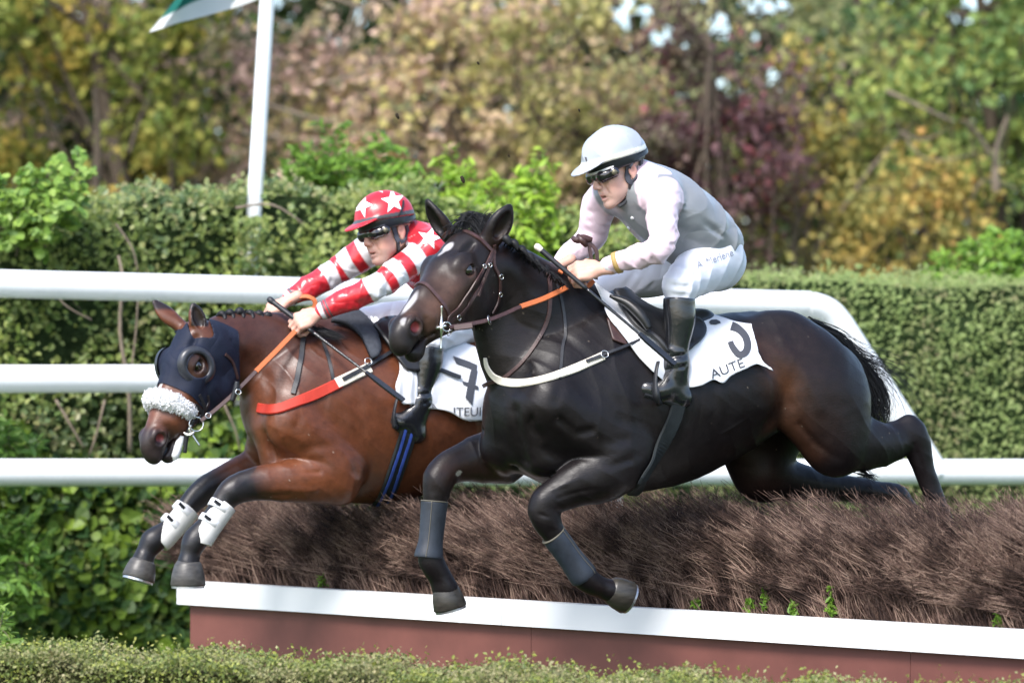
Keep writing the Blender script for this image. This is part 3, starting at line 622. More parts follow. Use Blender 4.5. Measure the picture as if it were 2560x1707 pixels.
limbs(tr_['bright yellow green tree in the upper right corner'], [([(2215, 228, 11.2), (2290, 262, 11.2), (2385, 305, 11.2)], .026), ([(2500, 430, 11.4), (2440, 330, 11.3), (2400, 300, 11.2)], .03), ([(2490, 480, 11.4), (2490, 380, 11.4), (2520, 290, 11.4)], .045), ([(2250, 330, 11.3), (2310, 350, 11.3), (2370, 320, 11.2)], .016), ([(2430, 500, 11.3), (2460, 450, 11.2), (2540, 470, 11.2)], .018), ([(2260, 340, 11.3), (2320, 400, 11.3), (2440, 385, 11.3)], .014)], 'palebark')
limbs(tr_['dry pinkish tan hornbeam behind the flagpole'], [([(660, 260, 12.5), (800, 300, 12.5), (960, 330, 12.5), (1080, 370, 12.5)], .022), ([(600, 330, 12.5), (760, 350, 12.5), (900, 345, 12.5)], .016), ([(820, 210, 12.5), (950, 160, 12.5), (1010, 110, 12.5)], .02)], 'palebark')
limbs(tr_['green and yellow maple at the far left'], [([(240, 470, 11.6), (245, 330, 11.6), (235, 220, 11.6)], .045), ([(325, 380, 11.6), (345, 310, 11.6), (380, 230, 11.6)], .024), ([(270, 400, 11.6), (300, 330, 11.6)], .02)], 'bark')
# far wood
M['farleaf'] = leafmat('far_wood_leaves', [(.010, .022, .011), (.020, .040, .016), (.040, .065, .022), (.022, .026, .014)], .7, .15, .2, patch=[(.045, .055, .022), (.015, .030, .013), (.06, .055, .03)], pscale=.5)
n = 62000; x = -11 + 22 * rg.rand(n); z = 5.4 * rg.rand(n); C = np.stack([x, 19 + 2.5 * rg.rand(n) + .6 * np.sin(x * 2), z], 1)
C = skygap(C, .04, rg)
fw = link('far_wood', quadmesh('far_wood', *leafmesh(C, .20, 200, .8, (0, -.7, .5), .4), False), M['farleaf']); tag(fw, 'dark far wood behind the autumn trees', 'wood', kind='stuff')
# ------------------------------------------------------------------ horses
class Pose:
    """places canonical head coordinates in the world"""
    def __init__(s, R, t, k, kv=None):
        s.R = rotm(R); s.t = V3(*t); s.k = k; s.kv = V3(k, k, k) if kv is None else V3(*kv)
    def __call__(s, x, y, z): return s.R @ (V3(x, y, z) * s.kv) + s.t
    def ax(s): return [s.R[:, 0], s.R[:, 1], s.R[:, 2]]
    def inv(s, v): return (np.asarray(v) - s.t) @ s.R / s.kv

def horse_head(f, T, mouth=.006):
    k = T.k; A = T.ax(); lat = A[1]
    E = lambda c, r, kk=.02, op='u': f.ell(T(*c), A, [r[i] * T.kv[i] for i in range(3)], kk, op)
    wy = T.kv[1] / T.kv[2]; kz = T.kv[2]
    C = lambda a, b, ra, rb, kk=.02, w=1., w2=None, op='u': f.cap(T(*a), T(*b), ra * kz, rb * kz, kk, lat, w * wy, (w if w2 is None else w2) * wy, op)
    E((.085, 0, -.045), (.13, .085, .085), .03)
    C((.05, 0, .0), (.2, 0, -.014), .05, .058, .03, 1.3, 1.25)            # forehead
    C((.2, 0, -.014), (.36, 0, -.026), .058, .045, .03, 1.2, 1.0)         # nose
    C((.36, 0, -.026), (.52, 0, -.045), .045, .042, .03, 1.0, .95)
    for s in (1, -1):
        E((.18, s * .066, .002), (.060, .030, .038), .025)                # orbit
        E((.145, s * .050, -.118), (.115, .034, .112), .04)               # cheek disc
        C((.20, s * .055, -.05), (.42, s * .028, -.065), .050, .042, .03) # maxilla
        C((.22, s * .046, -.115), (.43, s * .026, -.095), .050, .034, .03)
        C((.20, s * .042, -.175), (.45, s * .022, -.118), .034, .024, .04)  # jaw bar
        E((.115, s * .060, .022), (.045, .010, .012), .02, 's')           # hollow above the eye
    E((.548, 0, -.060), (.062, .042, .050), .03)                          # muzzle
    E((.588, 0, -.084), (.032, .033, .034), .02)                          # upper lip
    C((.45, 0, -.118), (.55, 0, -.132), .026, .023, .02, 1.1)             # lower lip / chin
    E((.535, 0, -.145), (.036, .026, .022), .02)
    E((.55, 0, -.112), (.085, .08, mouth), .008, 's')                     # mouth slit
    for s in (1, -1):
        f.ridge(T(.45, s * .045, -.112), T(.49, s * .055, -.112), .01 * k, -.005)
        E((.520, s * .037, -.045), (.042, .020, .038), .012)              # nostril
        E((.530, s * .062, -.048), (.031, .030, .0245), .008, 's')
        E((.502, s * .062, -.026), (.018, .014, .010), .008, 's')
        f.ridges([T(.49, s * .055, -.02), T(.47, s * .055, -.05), T(.49, s * .055, -.08)], .012 * k, -.005)
        E((.188, s * .080, -.020), (.034, .020, .026), .012)              # lids
        E((.189, s * .1010, -.022), (.033, .019, .0165), .004, 's')
        f.ridge(T(.165, s * .095, -.002), T(.208, s * .094, -.002), .008 * k, .004)
        f.ridges([T(.16, s * .09, -.045), T(.19, s * .09, -.055), T(.23, s * .085, -.04)], .010 * k, -.004)
        f.ridge(T(.235, s * .088, -.065), T(.345, s * .066, -.075), .010 * k, .006)
        f.ridges([T(.285, s * .07, -.17), T(.275, s * .08, -.13), T(.235, s * .088, -.09)], .014 * k, -.007)
        f.ridges([T(.41, s * .058, -.11), T(.35, s * .066, -.10), T(.30, s * .075, -.085), T(.245, s * .085, -.05)], .0045 * k, .003)
        f.ridges([T(.345, s * .066, -.10), T(.37, s * .064, -.07), T(.43, s * .055, -.055)], .004 * k, .0022)
        f.ridges([T(.17, s * .09, -.07), T(.20, s * .088, -.11), T(.25, s * .08, -.13)], .004 * k, .0022)
        f.ridge(T(.04, s * .08, -.22), T(.01, s * .07, -.11), .016 * k, -.006)

def ear(f, base, tip, outw, front, k=1.):
    """leaf shaped ear: outw = direction across, front = direction the cup opens to"""
    base = np.asarray(base); tip = np.asarray(tip); ax = tip - base; L = np.linalg.norm(ax); a = ax / L
    fr = unit(np.asarray(front) - a * (np.asarray(front) @ a)); ac = np.cross(a, fr)
    q = lambda t, u, w=0: base + a * L * t + ac * u * k + fr * w * k
    pts = [q(-.12, 0, -.004), q(.15, 0), q(.42, 0, .002), q(.7, 0, 0), q(.9, 0, -.004), q(1.0, .0, -.006)]
    f.chain(pts, [.024 * k, .026 * k, .031 * k, .024 * k, .011 * k, .004], .02, fr, [.9, .75, .55, .45, .5, .8])
    pin = [q(.22, 0, .018), q(.45, 0, .016), q(.68, 0, .011), q(.86, 0, .005)]
    f.chain(pin, [.012 * k, .019 * k, .014 * k, .004], .008, fr, [.95, .7, .6, .6], 's')

def eyeball(T, s, par, name='eye'):
    u = np.linspace(0, math.pi, 13)[:, None]; w = np.linspace(0, 2 * math.pi, 24, endpoint=False)[None, :]
    v = np.stack([np.sin(u) * np.cos(w), np.sin(u) * np.sin(w), np.cos(u) + 0 * w], -1).reshape(-1, 3) * .0245 * T.k
    q = [(i * 24 + j, (i + 1) * 24 + j, (i + 1) * 24 + (j + 1) % 24, i * 24 + (j + 1) % 24) for i in range(12) for j in range(24)]
    return link(name, quadmesh(name, v + T(.189, s * .0775, -.022), q), M['eye'], par)

def hoof(name, c0, c1, r0, r1, lat, w0, par, m, stripe=False):
    """c0 coronet centre, c1 sole centre, flaring"""
    c0 = np.asarray(c0); c1 = np.asarray(c1); d = c1 - c0
    pts = [c0 - d * .14, c0, c0 + d * .05, c0 + d * .5, c1 - d * .06, c1]; rs = [r0 * .72, r0 * .90, r0 * .95, (r0 + r1) / 2 * 1.02, r1, r1 * .96]
    v, q = tube(pts, rs, 24, lat, w0); h = link(name, quadmesh(name, v, q), m, par)
    v, q = tube([c1 - d * .01, c1 + unit(d) * .009], [r1 * .93, r1 * .93], 24, lat, w0); link('horseshoe', quadmesh('horseshoe', v, q, False), M['shoe'], h)
    return h


M['eye'] = mat('eye_dark', (.012, .008, .006), .04, .8, coat=1.)
M['shoe'] = mat('steel_shoe', (.55, .55, .57), .35, .5, .9)
M['hoofdark'] = mat('hoof_horn_dark', (.034, .030, .024), .38, .5, noise=(30, .45, 3, (1, 1, 3)), bump=(60, .3, .002, (.3, .3, 3)))
M['hoofgrey'] = mat('hoof_horn_grey', (.060, .056, .052), .4, .5, noise=(30, .35, 3, (1, 1, 3)), bump=(60, .3, .002, (.3, .3, 3)))
def coatmat(name, spec, rough):
    m = mat(name, (1, 1, 1), rough, spec, attr='Col', noise=(34, .26, 6), bump=(85, .42, .0022, (1, 1, 2.2), 6), rvar=(16, rough - .12, rough + .06))
    m.node_tree.nodes['Principled BSDF'].inputs['Coat Weight'].default_value = .03
    m.node_tree.nodes['Principled BSDF'].inputs['Coat Roughness'].default_value = .32
    return m
M['black_coat'] = coatmat('black_horse_coat', .26, .44)
M['bay_coat'] = coatmat('bay_horse_coat', .4, .42)

def horse_relief(f, a_, LT):
    """muscle edges, veins and tendons of the black horse"""
    g = lambda pts, r, am: f.ridges([a_(*p) for p in pts], r, am * 1.4)
    g([(1215, 1075, -.1), (1245, 1120, -.05), (1290, 1165, .0)], .016, -.008); g([(1225, 1010, -.1), (1240, 1060, -.08), (1275, 1100, -.02)], .018, -.007)
    g([(1340, 1000, .2), (1330, 1060, .2), (1350, 1120, .2), (1400, 1150, .2)], .018, -.010); g([(1400, 1050, .26), (1440, 1085, .27), (1480, 1075, .28)], .016, -.010)
    g([(1440, 930, .28), (1500, 960, .29), (1540, 1010, .30)], .020, -.007); g([(1545, 880, .29), (1560, 960, .30), (1560, 1050, .30)], .022, -.007)
    g([(1330, 1180, .14), (1400, 1190, .16)], .012, -.005); g([(1300, 880, .14), (1360, 930, .18), (1400, 960, .22)], .018, .005)
    g([(1265, 700, .1), (1330, 760, .13), (1400, 830, .16), (1460, 900, .2)], .03, -.006); g([(1290, 760, .12), (1300, 850, .14), (1330, 930, .17)], .006, .003)
    g([(1640, 1170, .27), (1760, 1120, .27), (1860, 1050, .26)], .007, .003); g([(1620, 1195, .22), (1700, 1160, .25), (1760, 1150, .25)], .005, .003)
    for x in (1680, 1715, 1750, 1785, 1820): g([(x, 930, .30), (x + 6, 1010, .30), (x - 4, 1070, .29)], .014, -.0025)
    g([(1880, 800, .2), (1900, 850, .26), (1900, 900, .27)], .02, .007); g([(1985, 830, .2), (2040, 900, .25), (2075, 980, .27), (2080, 1060, .27)], .02, -.007)
    g([(2060, 860, .16), (2105, 930, .2), (2120, 1010, .22)], .016, -.006); g([(2000, 1060, .25), (2040, 1110, .26), (2090, 1140, .26)], .016, -.006)
    g([(2140, 1095, .25), (2190, 1090, .23), (2240, 1080, .2)], .008, .004); g([(2285, 1110, .19), (2300, 1150, .18), (2320, 1210, .18)], .006, -.004)
    g([(1410, 1188, .24), (1460, 1165, .26), (1500, 1130, .28)], .008, -.005); g([(1380, 1225, .21), (1420, 1210, .22), (1470, 1200, .24)], .006, .003)
    g([(1110, 1160, -.1), (1160, 1150, -.1), (1210, 1150, -.1)], .008, -.004); g([(1075, 1200, -.12), (1082, 1230, -.12)], .008, -.004); g([(1345, 1285, .2), (1372, 1292, .2)], .007, -.004)
# ================= near horse: black ==================
HN = Plane(P(1600, 1000, -.10), RAD(25)); a_ = HN.at; LT = HN.n
TN = Pose([[-0.5014, 0.7662, -0.402], [-0.6551, -0.6397, -0.4021], [-0.5652, 0.0618, 0.8226]], (-0.1536, -0.4317, 2.26), 1.08, (1.01, 1.16, 1.12))
def build_black():
    f = Field((-.62, -1.05, .72), (2.02, .95, 2.50), .005)
    # trunk
    f.chain([a_(1405, 1010), a_(1520, 997), a_(1650, 1000), a_(1780, 972), a_(1880, 934), a_(1985, 948), a_(2050, 978)],
            [.30, .365, .335, .285, .243, .208, .158], .05, LT, [.82, .74, .86, 1.0, 1.12, 1.18, 1.15])
    # withers + neck
    f.chain([a_(1530, 850), a_(1440, 835), a_(1350, 775), a_(1285, 712), a_(1235, 680)], [.15, .205, .185, .142, .118], .07, LT, [.55, .6, .6, .62, .7])
    f.chain([a_(1400, 960), a_(1325, 905), a_(1265, 830), a_(1235, 760)], [.24, .19, .13, .095], .07, LT, [.8, .62, .6, .7])
    f.cap(a_(1250, 690), TN(.06, 0, -.07), .115, .10, .06)
    # shoulder, triceps, pectorals
    f.cap(a_(1500, 850, .12), a_(1392, 1010, .17), .08, .115, .09, LT, .5)
    f.cap(a_(1385, 1010, .19), a_(1530, 1120, .20), .11, .10, .06, LT, .8)
    f.ell(a_(1530, 1040, .17), [V3(0, 0, 1), LT, HN.f], (.17, .10, .13), .06)
    f.cap(a_(1330, 1040, .09), a_(1360, 1140, .10), .105, .085, .05)
    f.cap(a_(1275, 1030, -.09), a_(1265, 1120, -.09), .105, .10, .05)
    f.cap(a_(1330, 985, -.17), a_(1290, 1075, -.19), .12, .11, .06)
    f.cap(a_(1300, 1120, .0), a_(1400, 1180, .0), .06, .06, .05)
    # near foreleg
    f.chain([a_(1560, 1130, .20), a_(1515, 1180, .20), a_(1450, 1206, .18), a_(1398, 1234, .165), a_(1362, 1262, .155), a_(1366, 1300, .155), a_(1385, 1336, .155)],
            [.118, .108, .088, .066, .060, .054, .040], .045, LT, [.75, .75, .8, .85, .9, .9, .9])
    f.ell(a_(1566, 1185, .20), [HN.f, LT, V3(0, 0, 1)], (.06, .05, .05), .03)
    f.chain([a_(1385, 1336, .155), a_(1430, 1400, .155), a_(1458, 1438, .155), a_(1476, 1455, .155), a_(1505, 1468, .15), a_(1532, 1478, .15)],
            [.040, .037, .046, .043, .037, .046], .02)
    # far foreleg
    f.chain([a_(1262, 1140, -.19), a_(1215, 1142, -.19), a_(1160, 1155, -.185), a_(1118, 1172, -.18), a_(1096, 1204, -.17), a_(1088, 1245, -.17)],
            [.108, .095, .072, .062, .057, .044], .045, LT, [.8, .8, .85, .9, .92, .92])
    f.chain([a_(1088, 1245, -.17), a_(1080, 1330, -.17), a_(1075, 1385, -.17), a_(1086, 1415, -.17), a_(1104, 1448, -.17), a_(1114, 1478, -.17)],
            [.042, .037, .045, .043, .040, .047], .02)
    # near hind
    f.chain([a_(1960, 900, .13), a_(2020, 960, .17), a_(2070, 1040, .19), a_(2085, 1098, .19)], [.19, .21, .175, .125], .07, LT, [.55, .6, .65, .7])
    f.cap(a_(2062, 1060, .2), a_(2095, 1120, .2), .115, .095, .05, LT, .75)
    f.chain([a_(2090, 1100, .19), a_(2150, 1108, .18), a_(2205, 1112, .165), a_(2245, 1102, .15), a_(2277, 1090, .145)],
            [.125, .108, .082, .064, .060], .06, LT, [.7, .72, .75, .72, .7])
    f.chain([a_(2277, 1085, .145), a_(2294, 1120, .145), a_(2308, 1168, .145), a_(2330, 1225, .145), a_(2350, 1290, .145), a_(2352, 1330, .145), a_(2335, 1375, .145)],
            [.064, .055, .042, .038, .045, .046, .04], .02, LT, [.75, .8, .8, .8, .9, .9, .9])
    f.cap(a_(2228, 1075, .15), a_(2268, 1056, .145), .018, .024, .04)
    f.ell(a_(2080, 985, .05), [HN.f, LT, V3(0, 0, 1)], (.12, .19, .19), .06)
    # far hind
    f.chain([a_(1955, 980, -.12), a_(1900, 1095, -.16), a_(1903, 1180, -.17)], [.19, .175, .105], .06, LT, [.6, .6, .7])
    f.chain([a_(1903, 1182, -.17), a_(2000, 1206, -.17), a_(2095, 1218, -.165), a_(2180, 1230, -.16), a_(2240, 1238, -.16)], [.105, .075, .055, .05, .045], .05)
    f.chain([a_(2240, 1238, -.16), a_(2290, 1300, -.16), a_(2320, 1390, -.16)], [.045, .035, .04], .02)
    # dock of the tail
    f.cap(a_(2045, 850), a_(2112, 905), .04, .03, .05)
    # relief: jugular groove, shoulder edge, pectoral cleft, elbow, flank, stifle, ribs
    f.ridges([a_(1250, 790, .12), a_(1275, 880, .14), a_(1320, 960, .16)], .035, -.008)
    f.ridges([a_(1290, 1030, .14), a_(1300, 1090, .12), a_(1312, 1150, .10)], .03, -.014)
    f.ridges([a_(1480, 860, .26), a_(1420, 930, .28), a_(1392, 1000, .28)], .022, -.008)
    f.ridges([a_(1600, 930, .30), a_(1612, 1040, .30), a_(1605, 1130, .30)], .03, -.012)
    f.ridges([a_(1470, 1085, .30), a_(1500, 1110, .30), a_(1570, 1100, .30)], .02, -.010)
    f.ridges([a_(1470, 1150, .28), a_(1530, 1165, .29), a_(1575, 1150, .29)], .016, -.009)
    f.ridges([a_(1400, 1215, .22), a_(1450, 1195, .24), a_(1520, 1180, .26)], .008, .004)
    f.ridges([a_(1395, 1245, .22), a_(1450, 1228, .24), a_(1520, 1215, .26)], .008, -.004)
    f.ridges([a_(1905, 860, .27), a_(1950, 940, .28), a_(1965, 1010, .26), a_(1925, 1060, .22)], .035, -.018)
    f.ridges([a_(1960, 850, .25), a_(2010, 930, .30), a_(2050, 1020, .30)], .025, .006)
    f.ridges([a_(2130, 930, .2), a_(2105, 1020, .26), a_(2130, 1080, .26)], .022, -.008)
    f.ridges([a_(2150, 1130, .25), a_(2205, 1120, .2), a_(2250, 1095, .2)], .012, -.006)
    f.ridges([a_(2262, 1075, .22), a_(2268, 1110, .22)], .010, -.005); f.ridges([a_(1345, 1262, .22), a_(1352, 1296, .22)], .01, -.004)
    horse_head(f, TN, .0035)
    A = TN.ax()
    eY = TN(0, .05, .02)[1]
    ear(f, P(1226, 600, eY), P(1275, 519, eY - .02), A[1], V3(.55, -.83, 0), 1.45)
    eY = TN(0, -.05, .02)[1]
    ear(f, P(1122, 588, eY), P(1066, 506, eY - .02), A[1], V3(-.8, -.6, 0), 1.25)
    horse_relief(f, a_, LT)
    v, q = f.mesh(1); v = v + vnormals(v, q) * (snoise(v, 20, 5) * .0028 + snoise(v, 45, 6) * .0012)[:, None]
    mk = sstep(.30, .42, np.linalg.norm(v - TN(.25, 0, -.05), axis=1)); v = creases(v, q, .0024, 26, V3(.8, .1, .45), 7, mk); v = creases(v, q, .0007, 60, V3(.5, .1, .8), 17, mk)
    return f, v, q
fB, vB, qB = build_black()

def px_of(v):
    d = CAMD + v[:, 1]; return 1280 + v[:, 0] / d * F, HOR - (v[:, 2] - CAMZ) / d * F
def col_black(v):
    c = np.tile(V3(.0080, .0060, .0066), (len(v), 1)); n = snoise(v, 14, 1) * .5 + .5; n2 = snoise(v, 60, 2)
    def blob(p, r, w=1.): return np.exp(-((np.linalg.norm(v - p, axis=1) / r) ** 2)) * w
    def seg(a, b, r):
        ab = b - a; t = np.clip((v - a) @ ab / (ab @ ab), 0, 1); return np.exp(-(np.linalg.norm(v - a - t[:, None] * ab, axis=1) / r) ** 2)
    br = V3(.070, .028, .014)
    w = seg(a_(1895, 855, .27), a_(1960, 960, .27), .07) * .5 + seg(a_(1990, 880, .27), a_(2060, 1060, .27), .13) * .10 + seg(a_(1955, 950, .26), a_(1985, 1060, .24), .06) * .5 + seg(a_(1930, 1075, .2), a_(2035, 1130, .22), .045) * .5
    w += seg(a_(1235, 1190, -.1), a_(1130, 1180, -.1), .06) * .35 + seg(a_(1860, 1130, -.05), a_(1900, 1200, -.05), .12) * .25
    H = TN.inv(v); hm = sstep(-.05, .05, H[:, 0])
    near = lambda x, y, z, r: 1.0 * np.exp(-(((H[:, 0] - x) ** 2 + (np.abs(H[:, 1]) - y) ** 2 + (H[:, 2] - z) ** 2) / r ** 2))
    w += hm * (near(.30, .07, -.06, .07) * .55 + near(.42, .05, -.05, .055) * .8 + near(.36, .06, -.1, .05) * .4 + near(.50, .06, -.09, .035) * .6 + near(.2, .11, -.03, .035) * .4 + near(.3, .03, .0, .06) * .2 + near(.5, .03, -.01, .03) * .5)
    w += blob(P(1235, 600, -.45), .05, .8) + blob(P(1240, 570, -.45), .03, .5) + blob(P(1105, 560, -.5), .05, .45)
    w = np.clip(w, 0, 1) * (.75 + .35 * n); hd_ = ((H[:, 0] > .05) & (np.linalg.norm(v - TN(.3, 0, 0), axis=1) < .45))[:, None]; c = c * (1 - w[:, None]) + np.where(hd_, V3(.105, .050, .031), br) * w[:, None]
    hf = sstep(.0, .08, H[:, 0])[:, None] * (np.linalg.norm(v - TN(.3, 0, 0), axis=1) < .5)[:, None]
    c = c + hf * V3(.006, .0045, .004)
    # white star, stripe and snip on the face (real markings)
    e = n2 * .006
    st = sstep(.004, -.006, np.sqrt((H[:, 0] - .132) ** 2 * .55 + (H[:, 1] + .003) ** 2) - .024 + e * 1.5)
    st = np.maximum(st, .8 * sstep(.003, -.003, np.sqrt((H[:, 0] - .165) ** 2 * .1 + (H[:, 1] + .004) ** 2) - .010 + e))
    sn = sstep(.004, -.004, np.sqrt((H[:, 0] - .445) ** 2 * .05 + (H[:, 1] - .004) ** 2) - .0125 + e * .8)
    sn = np.maximum(sn, .7 * sstep(.003, -.003, np.sqrt((H[:, 0] - .545) ** 2 * .25 + (H[:, 1] - .024) ** 2) - .0095 + e * .8))
    up = (H[:, 2] > -.05) & (H[:, 0] < .7) & (H[:, 0] > .05)
    for msk in (st, sn): mm = (msk * up * .8)[:, None]; c = c * (1 - mm) + V3(.46, .44, .44) * mm
    # pink skin inside the nostril
    d = np.sqrt((H[:, 0] - .522) ** 2 + (np.abs(H[:, 1]) - .034) ** 2 + (H[:, 2] + .046) ** 2); m_ = (sstep(.024, .014, d) * .8)[:, None]; c = c * (1 - m_) + V3(.32, .05, .05) * m_
    rs_ = np.random.RandomState(4); ix = rs_.randint(0, len(v), 170); c[ix] = c[ix] * .4 + V3(.16, .13, .10) * rs_.rand(170, 1)
    # chestnut callosity
    m_ = (np.linalg.norm(v - a_(1157, 1188, -.10), axis=1) < .03)[:, None] * .8; c = c * (1 - m_) + V3(.3, .29, .24) * m_
    return c
near = root('racehorse', 'black racehorse with number 3 cloth jumping in front of the brush fence', 'horse', P(1600, 1420, -.1), 'racehorses jumping the brush fence')
me = quadmesh('body', vB, qB); setcol(me, col_black(vB)); link('body', me, M['black_coat'], near)
BB = bvh(vB, qB)
for s in (1, -1): eyeball(TN, s, near)
hoof('hoof', a_(1526, 1473, .15), a_(1570, 1494, .15), .056, .066, LT, .92, near, M['hoofdark'])
hoof('hoof', a_(1113, 1468, -.17), a_(1126, 1520, -.17), .054, .066, LT, .92, near, M['hoofdark'])
# ------------------------------------------------------------------ tack helpers
def zz(ox, oy, k): return lambda *p: [(ox + x * k, oy + y * k) for x, y in p]
z1 = zz(940, 480, .2806); z2 = zz(1340, 280, .2678); z3 = zz(330, 730, .287); z4 = zz(640, 440, .2934)
z5 = zz(1480, 640, .2678); z6 = zz(900, 760, .3401); z7 = zz(1000, 1060, .3189); z8 = zz(280, 1060, .2807)
M['leather'] = mat('brown_leather', (.055, .026, .024), .42, .5, noise=(40, .3, 3), bump=(200, .15, .0008))
M['orange_rubber'] = mat('orange_rubber_grip', (.50, .135, .045), .6, .4, noise=(60, .12, 3), bump=(260, .5, .001))
M['black_strap'] = mat('black_strap', (.016, .017, .021), .45, .5, noise=(50, .3, 3))
M['blue_grey_boot'] = mat('blue_grey_boot', (.024, .030, .041), .5, .4, noise=(16, .4, 4), bump=(60, .2, .0012))
M['buff'] = mat('buff_webbing', (.72, .66, .56), .75, .3, noise=(50, .08, 3), bump=(200, .2, .0008))
M['dulltrim'] = mat('dull_trim', (.12, .11, .085), .6, .3)
M['steel'] = mat('steel', (.72, .72, .70), .22, .5, 1.0)
M['brass'] = mat('brass', (.65, .52, .28), .3, .5, 1.0)
M['cloth'] = mat('white_number_cloth', (.74, .75, .78), .6, .3, noise=(12, .03, 3), bump=(7, .4, .012), folds=(6, .7, .03, (1, 1, .6)))
M['ink'] = mat('grey_ink', (.055, .058, .07), .55, .3)
M['gloss_black'] = mat('black_gloss_leather', (.010, .011, .014), .22, .6, noise=(12, .3, 3), bump=(14, .35, .008), coat=.4)
M['saddle'] = mat('black_saddle_leather', (.012, .012, .013), .38, .5, noise=(30, .3, 3), bump=(40, .2, .002))
M['mane'] = mat('black_hair', (.009, .009, .011), .55, .35)
M['girth'] = mat('dark_elastic_girth', (.012, .016, .018), .7, .3, noise=(30, .3, 3), bump=(300, .3, .001))

def coons(top, right, bottom, left, nu=40, nv=30):
    """patch between four traced edges (top & bottom run left-right, left & right run top-down)"""
    def samp(c, n):
        c = spline(c, 10); d = np.r_[0, np.cumsum(np.linalg.norm(np.diff(c, axis=0), axis=1))]; t = np.linspace(0, d[-1], n)
        return np.stack([np.interp(t, d, c[:, i]) for i in range(2)], 1)
    T, B = samp(top, nu), samp(bottom, nu); L, R = samp(left, nv), samp(right, nv)
    u = np.linspace(0, 1, nu)[None, :, None]; v = np.linspace(0, 1, nv)[:, None, None]
    S = (1 - v) * T[None] + v * B[None] + (1 - u) * L[:, None] + u * R[:, None]
    S -= (1 - u) * (1 - v) * T[0] + u * (1 - v) * T[-1] + (1 - u) * v * B[0] + u * v * B[-1]
    return S
def drape(name, bv, S, off, m, par, th=.003, wave=None, fb=None, lift=None):
    nv, nu = S.shape[:2]; pts = np.zeros((nv, nu, 3)); nr = np.zeros((nv, nu, 3)); ok = np.zeros((nv, nu), bool)
    for i in range(nv):
        for j in range(nu):
            h = castpx(bv, *S[i, j])
            if h[0] is not None: pts[i, j] = h[0]; nr[i, j] = h[1]; ok[i, j] = True
    okp = np.argwhere(ok)
    for i, j in np.argwhere(~ok):
        k = okp[np.argmin(((okp - (i, j)) ** 2).sum(1))]; pts[i, j] = P(*S[i, j], pts[k[0], k[1], 1]); nr[i, j] = nr[k[0], k[1]]
    for _ in range(6):
        for A in (pts, nr): A[1:-1, 1:-1] = (A[:-2, 1:-1] + A[2:, 1:-1] + A[1:-1, :-2] + A[1:-1, 2:] + 2 * A[1:-1, 1:-1]) / 6
    nr /= np.linalg.norm(nr, axis=2)[..., None] + 1e-9
    o = np.full((nv, nu), off)
    if wave is not None: o = o + wave(*np.meshgrid(np.linspace(0, 1, nu), np.linspace(0, 1, nv)))
    pts = pts + nr * o[..., None]
    v = np.concatenate([pts.reshape(-1, 3), (pts - nr * th).reshape(-1, 3)]); N = nu * nv; q = []
    idx = lambda i, j: i * nu + j
    for i in range(nv - 1):
        for j in range(nu - 1):
            a, b, c, d = idx(i, j), idx(i + 1, j), idx(i + 1, j + 1), idx(i, j + 1)
            q.append((a, b, c, d)); q.append((a + N, d + N, c + N, b + N))
    for j in range(nu - 1):
        for i, fl in ((0, 0), (nv - 1, 1)):
            a, b = idx(i, j), idx(i, j + 1); q.append((a, b, b + N, a + N) if not fl else (b, a, a + N, b + N))
    for i in range(nv - 1):
        for j, fl in ((0, 1), (nu - 1, 0)):
            a, b = idx(i, j), idx(i + 1, j); q.append((a, b, b + N, a + N) if not fl else (b, a, a + N, b + N))
    q = np.array(q); o_ = link(name, quadmesh(name, v, q), m, par)
    return o_, bvh(v, q)
def airstrap(name, pts, width, m, par, nrm=(0, -1, .2), th=.003, n=8):
    c = spline(pts, n); nn = np.tile(unit(nrm), (len(c), 1)); v, q = ribbon(c, nn, width, th)
    return link(name, quadmesh(name, v, q, False), m, par)
def rod(name, pts, rs, m, par, seg=12, e=None, w=1., n=6):
    Q, R_, _ = refine(pts, rs, [1] * len(pts), n); v, q = tube(Q, np.maximum(R_, .0004), seg, e, w); return link(name, quadmesh(name, v, q), m, par)
def ring(name, c, nrm, r, t, m, par, sx=1.):
    n = unit(nrm); a = unit(np.cross(n, V3(0, .1, 1))); b = np.cross(n, a); th = np.linspace(0, 2 * math.pi, 29)
    pts = [np.asarray(c) + r * (math.cos(x) * a * sx + math.sin(x) * b) for x in th]; v, q = tube(pts, t, 8, n, 1., False)
    return link(name, quadmesh(name, v, q), m, par)
def decal(name, bv, polys, m, par, off=.0025, cell=3.0):
    """flat printed shape: triangulated outline (px) cut into small cells and laid on a surface"""
    import bmesh
    bm = bmesh.new()
    for poly in polys:
        vs = [bm.verts.new((x, y, 0)) for x, y in poly]; bm.faces.new(vs)
    bmesh.ops.triangulate(bm, faces=bm.faces[:])
    xs = [v.co.x for v in bm.verts]; ys = [v.co.y for v in bm.verts]
    for ax, lo, hi in ((0, min(xs), max(xs)), (1, min(ys), max(ys))):
        k = lo + cell
        while k < hi:
            co = [0, 0, 0]; co[ax] = k; no = [0, 0, 0]; no[ax] = 1
            bmesh.ops.bisect_plane(bm, geom=bm.verts[:] + bm.edges[:] + bm.faces[:], plane_co=co, plane_no=no); k += cell
    last = None; lift = []
    for v in bm.verts:
        h = castpx(bv, v.co.x, v.co.y)
        if h[0] is not None: last = h[0][1]; v.co = h[0] + h[1] * off
        else: lift.append(v)
    if lift: bmesh.ops.delete(bm, geom=lift, context='VERTS')
    me = bpy.data.meshes.new(name); bm.to_mesh(me); bm.free()
    return link(name, me, m, par)
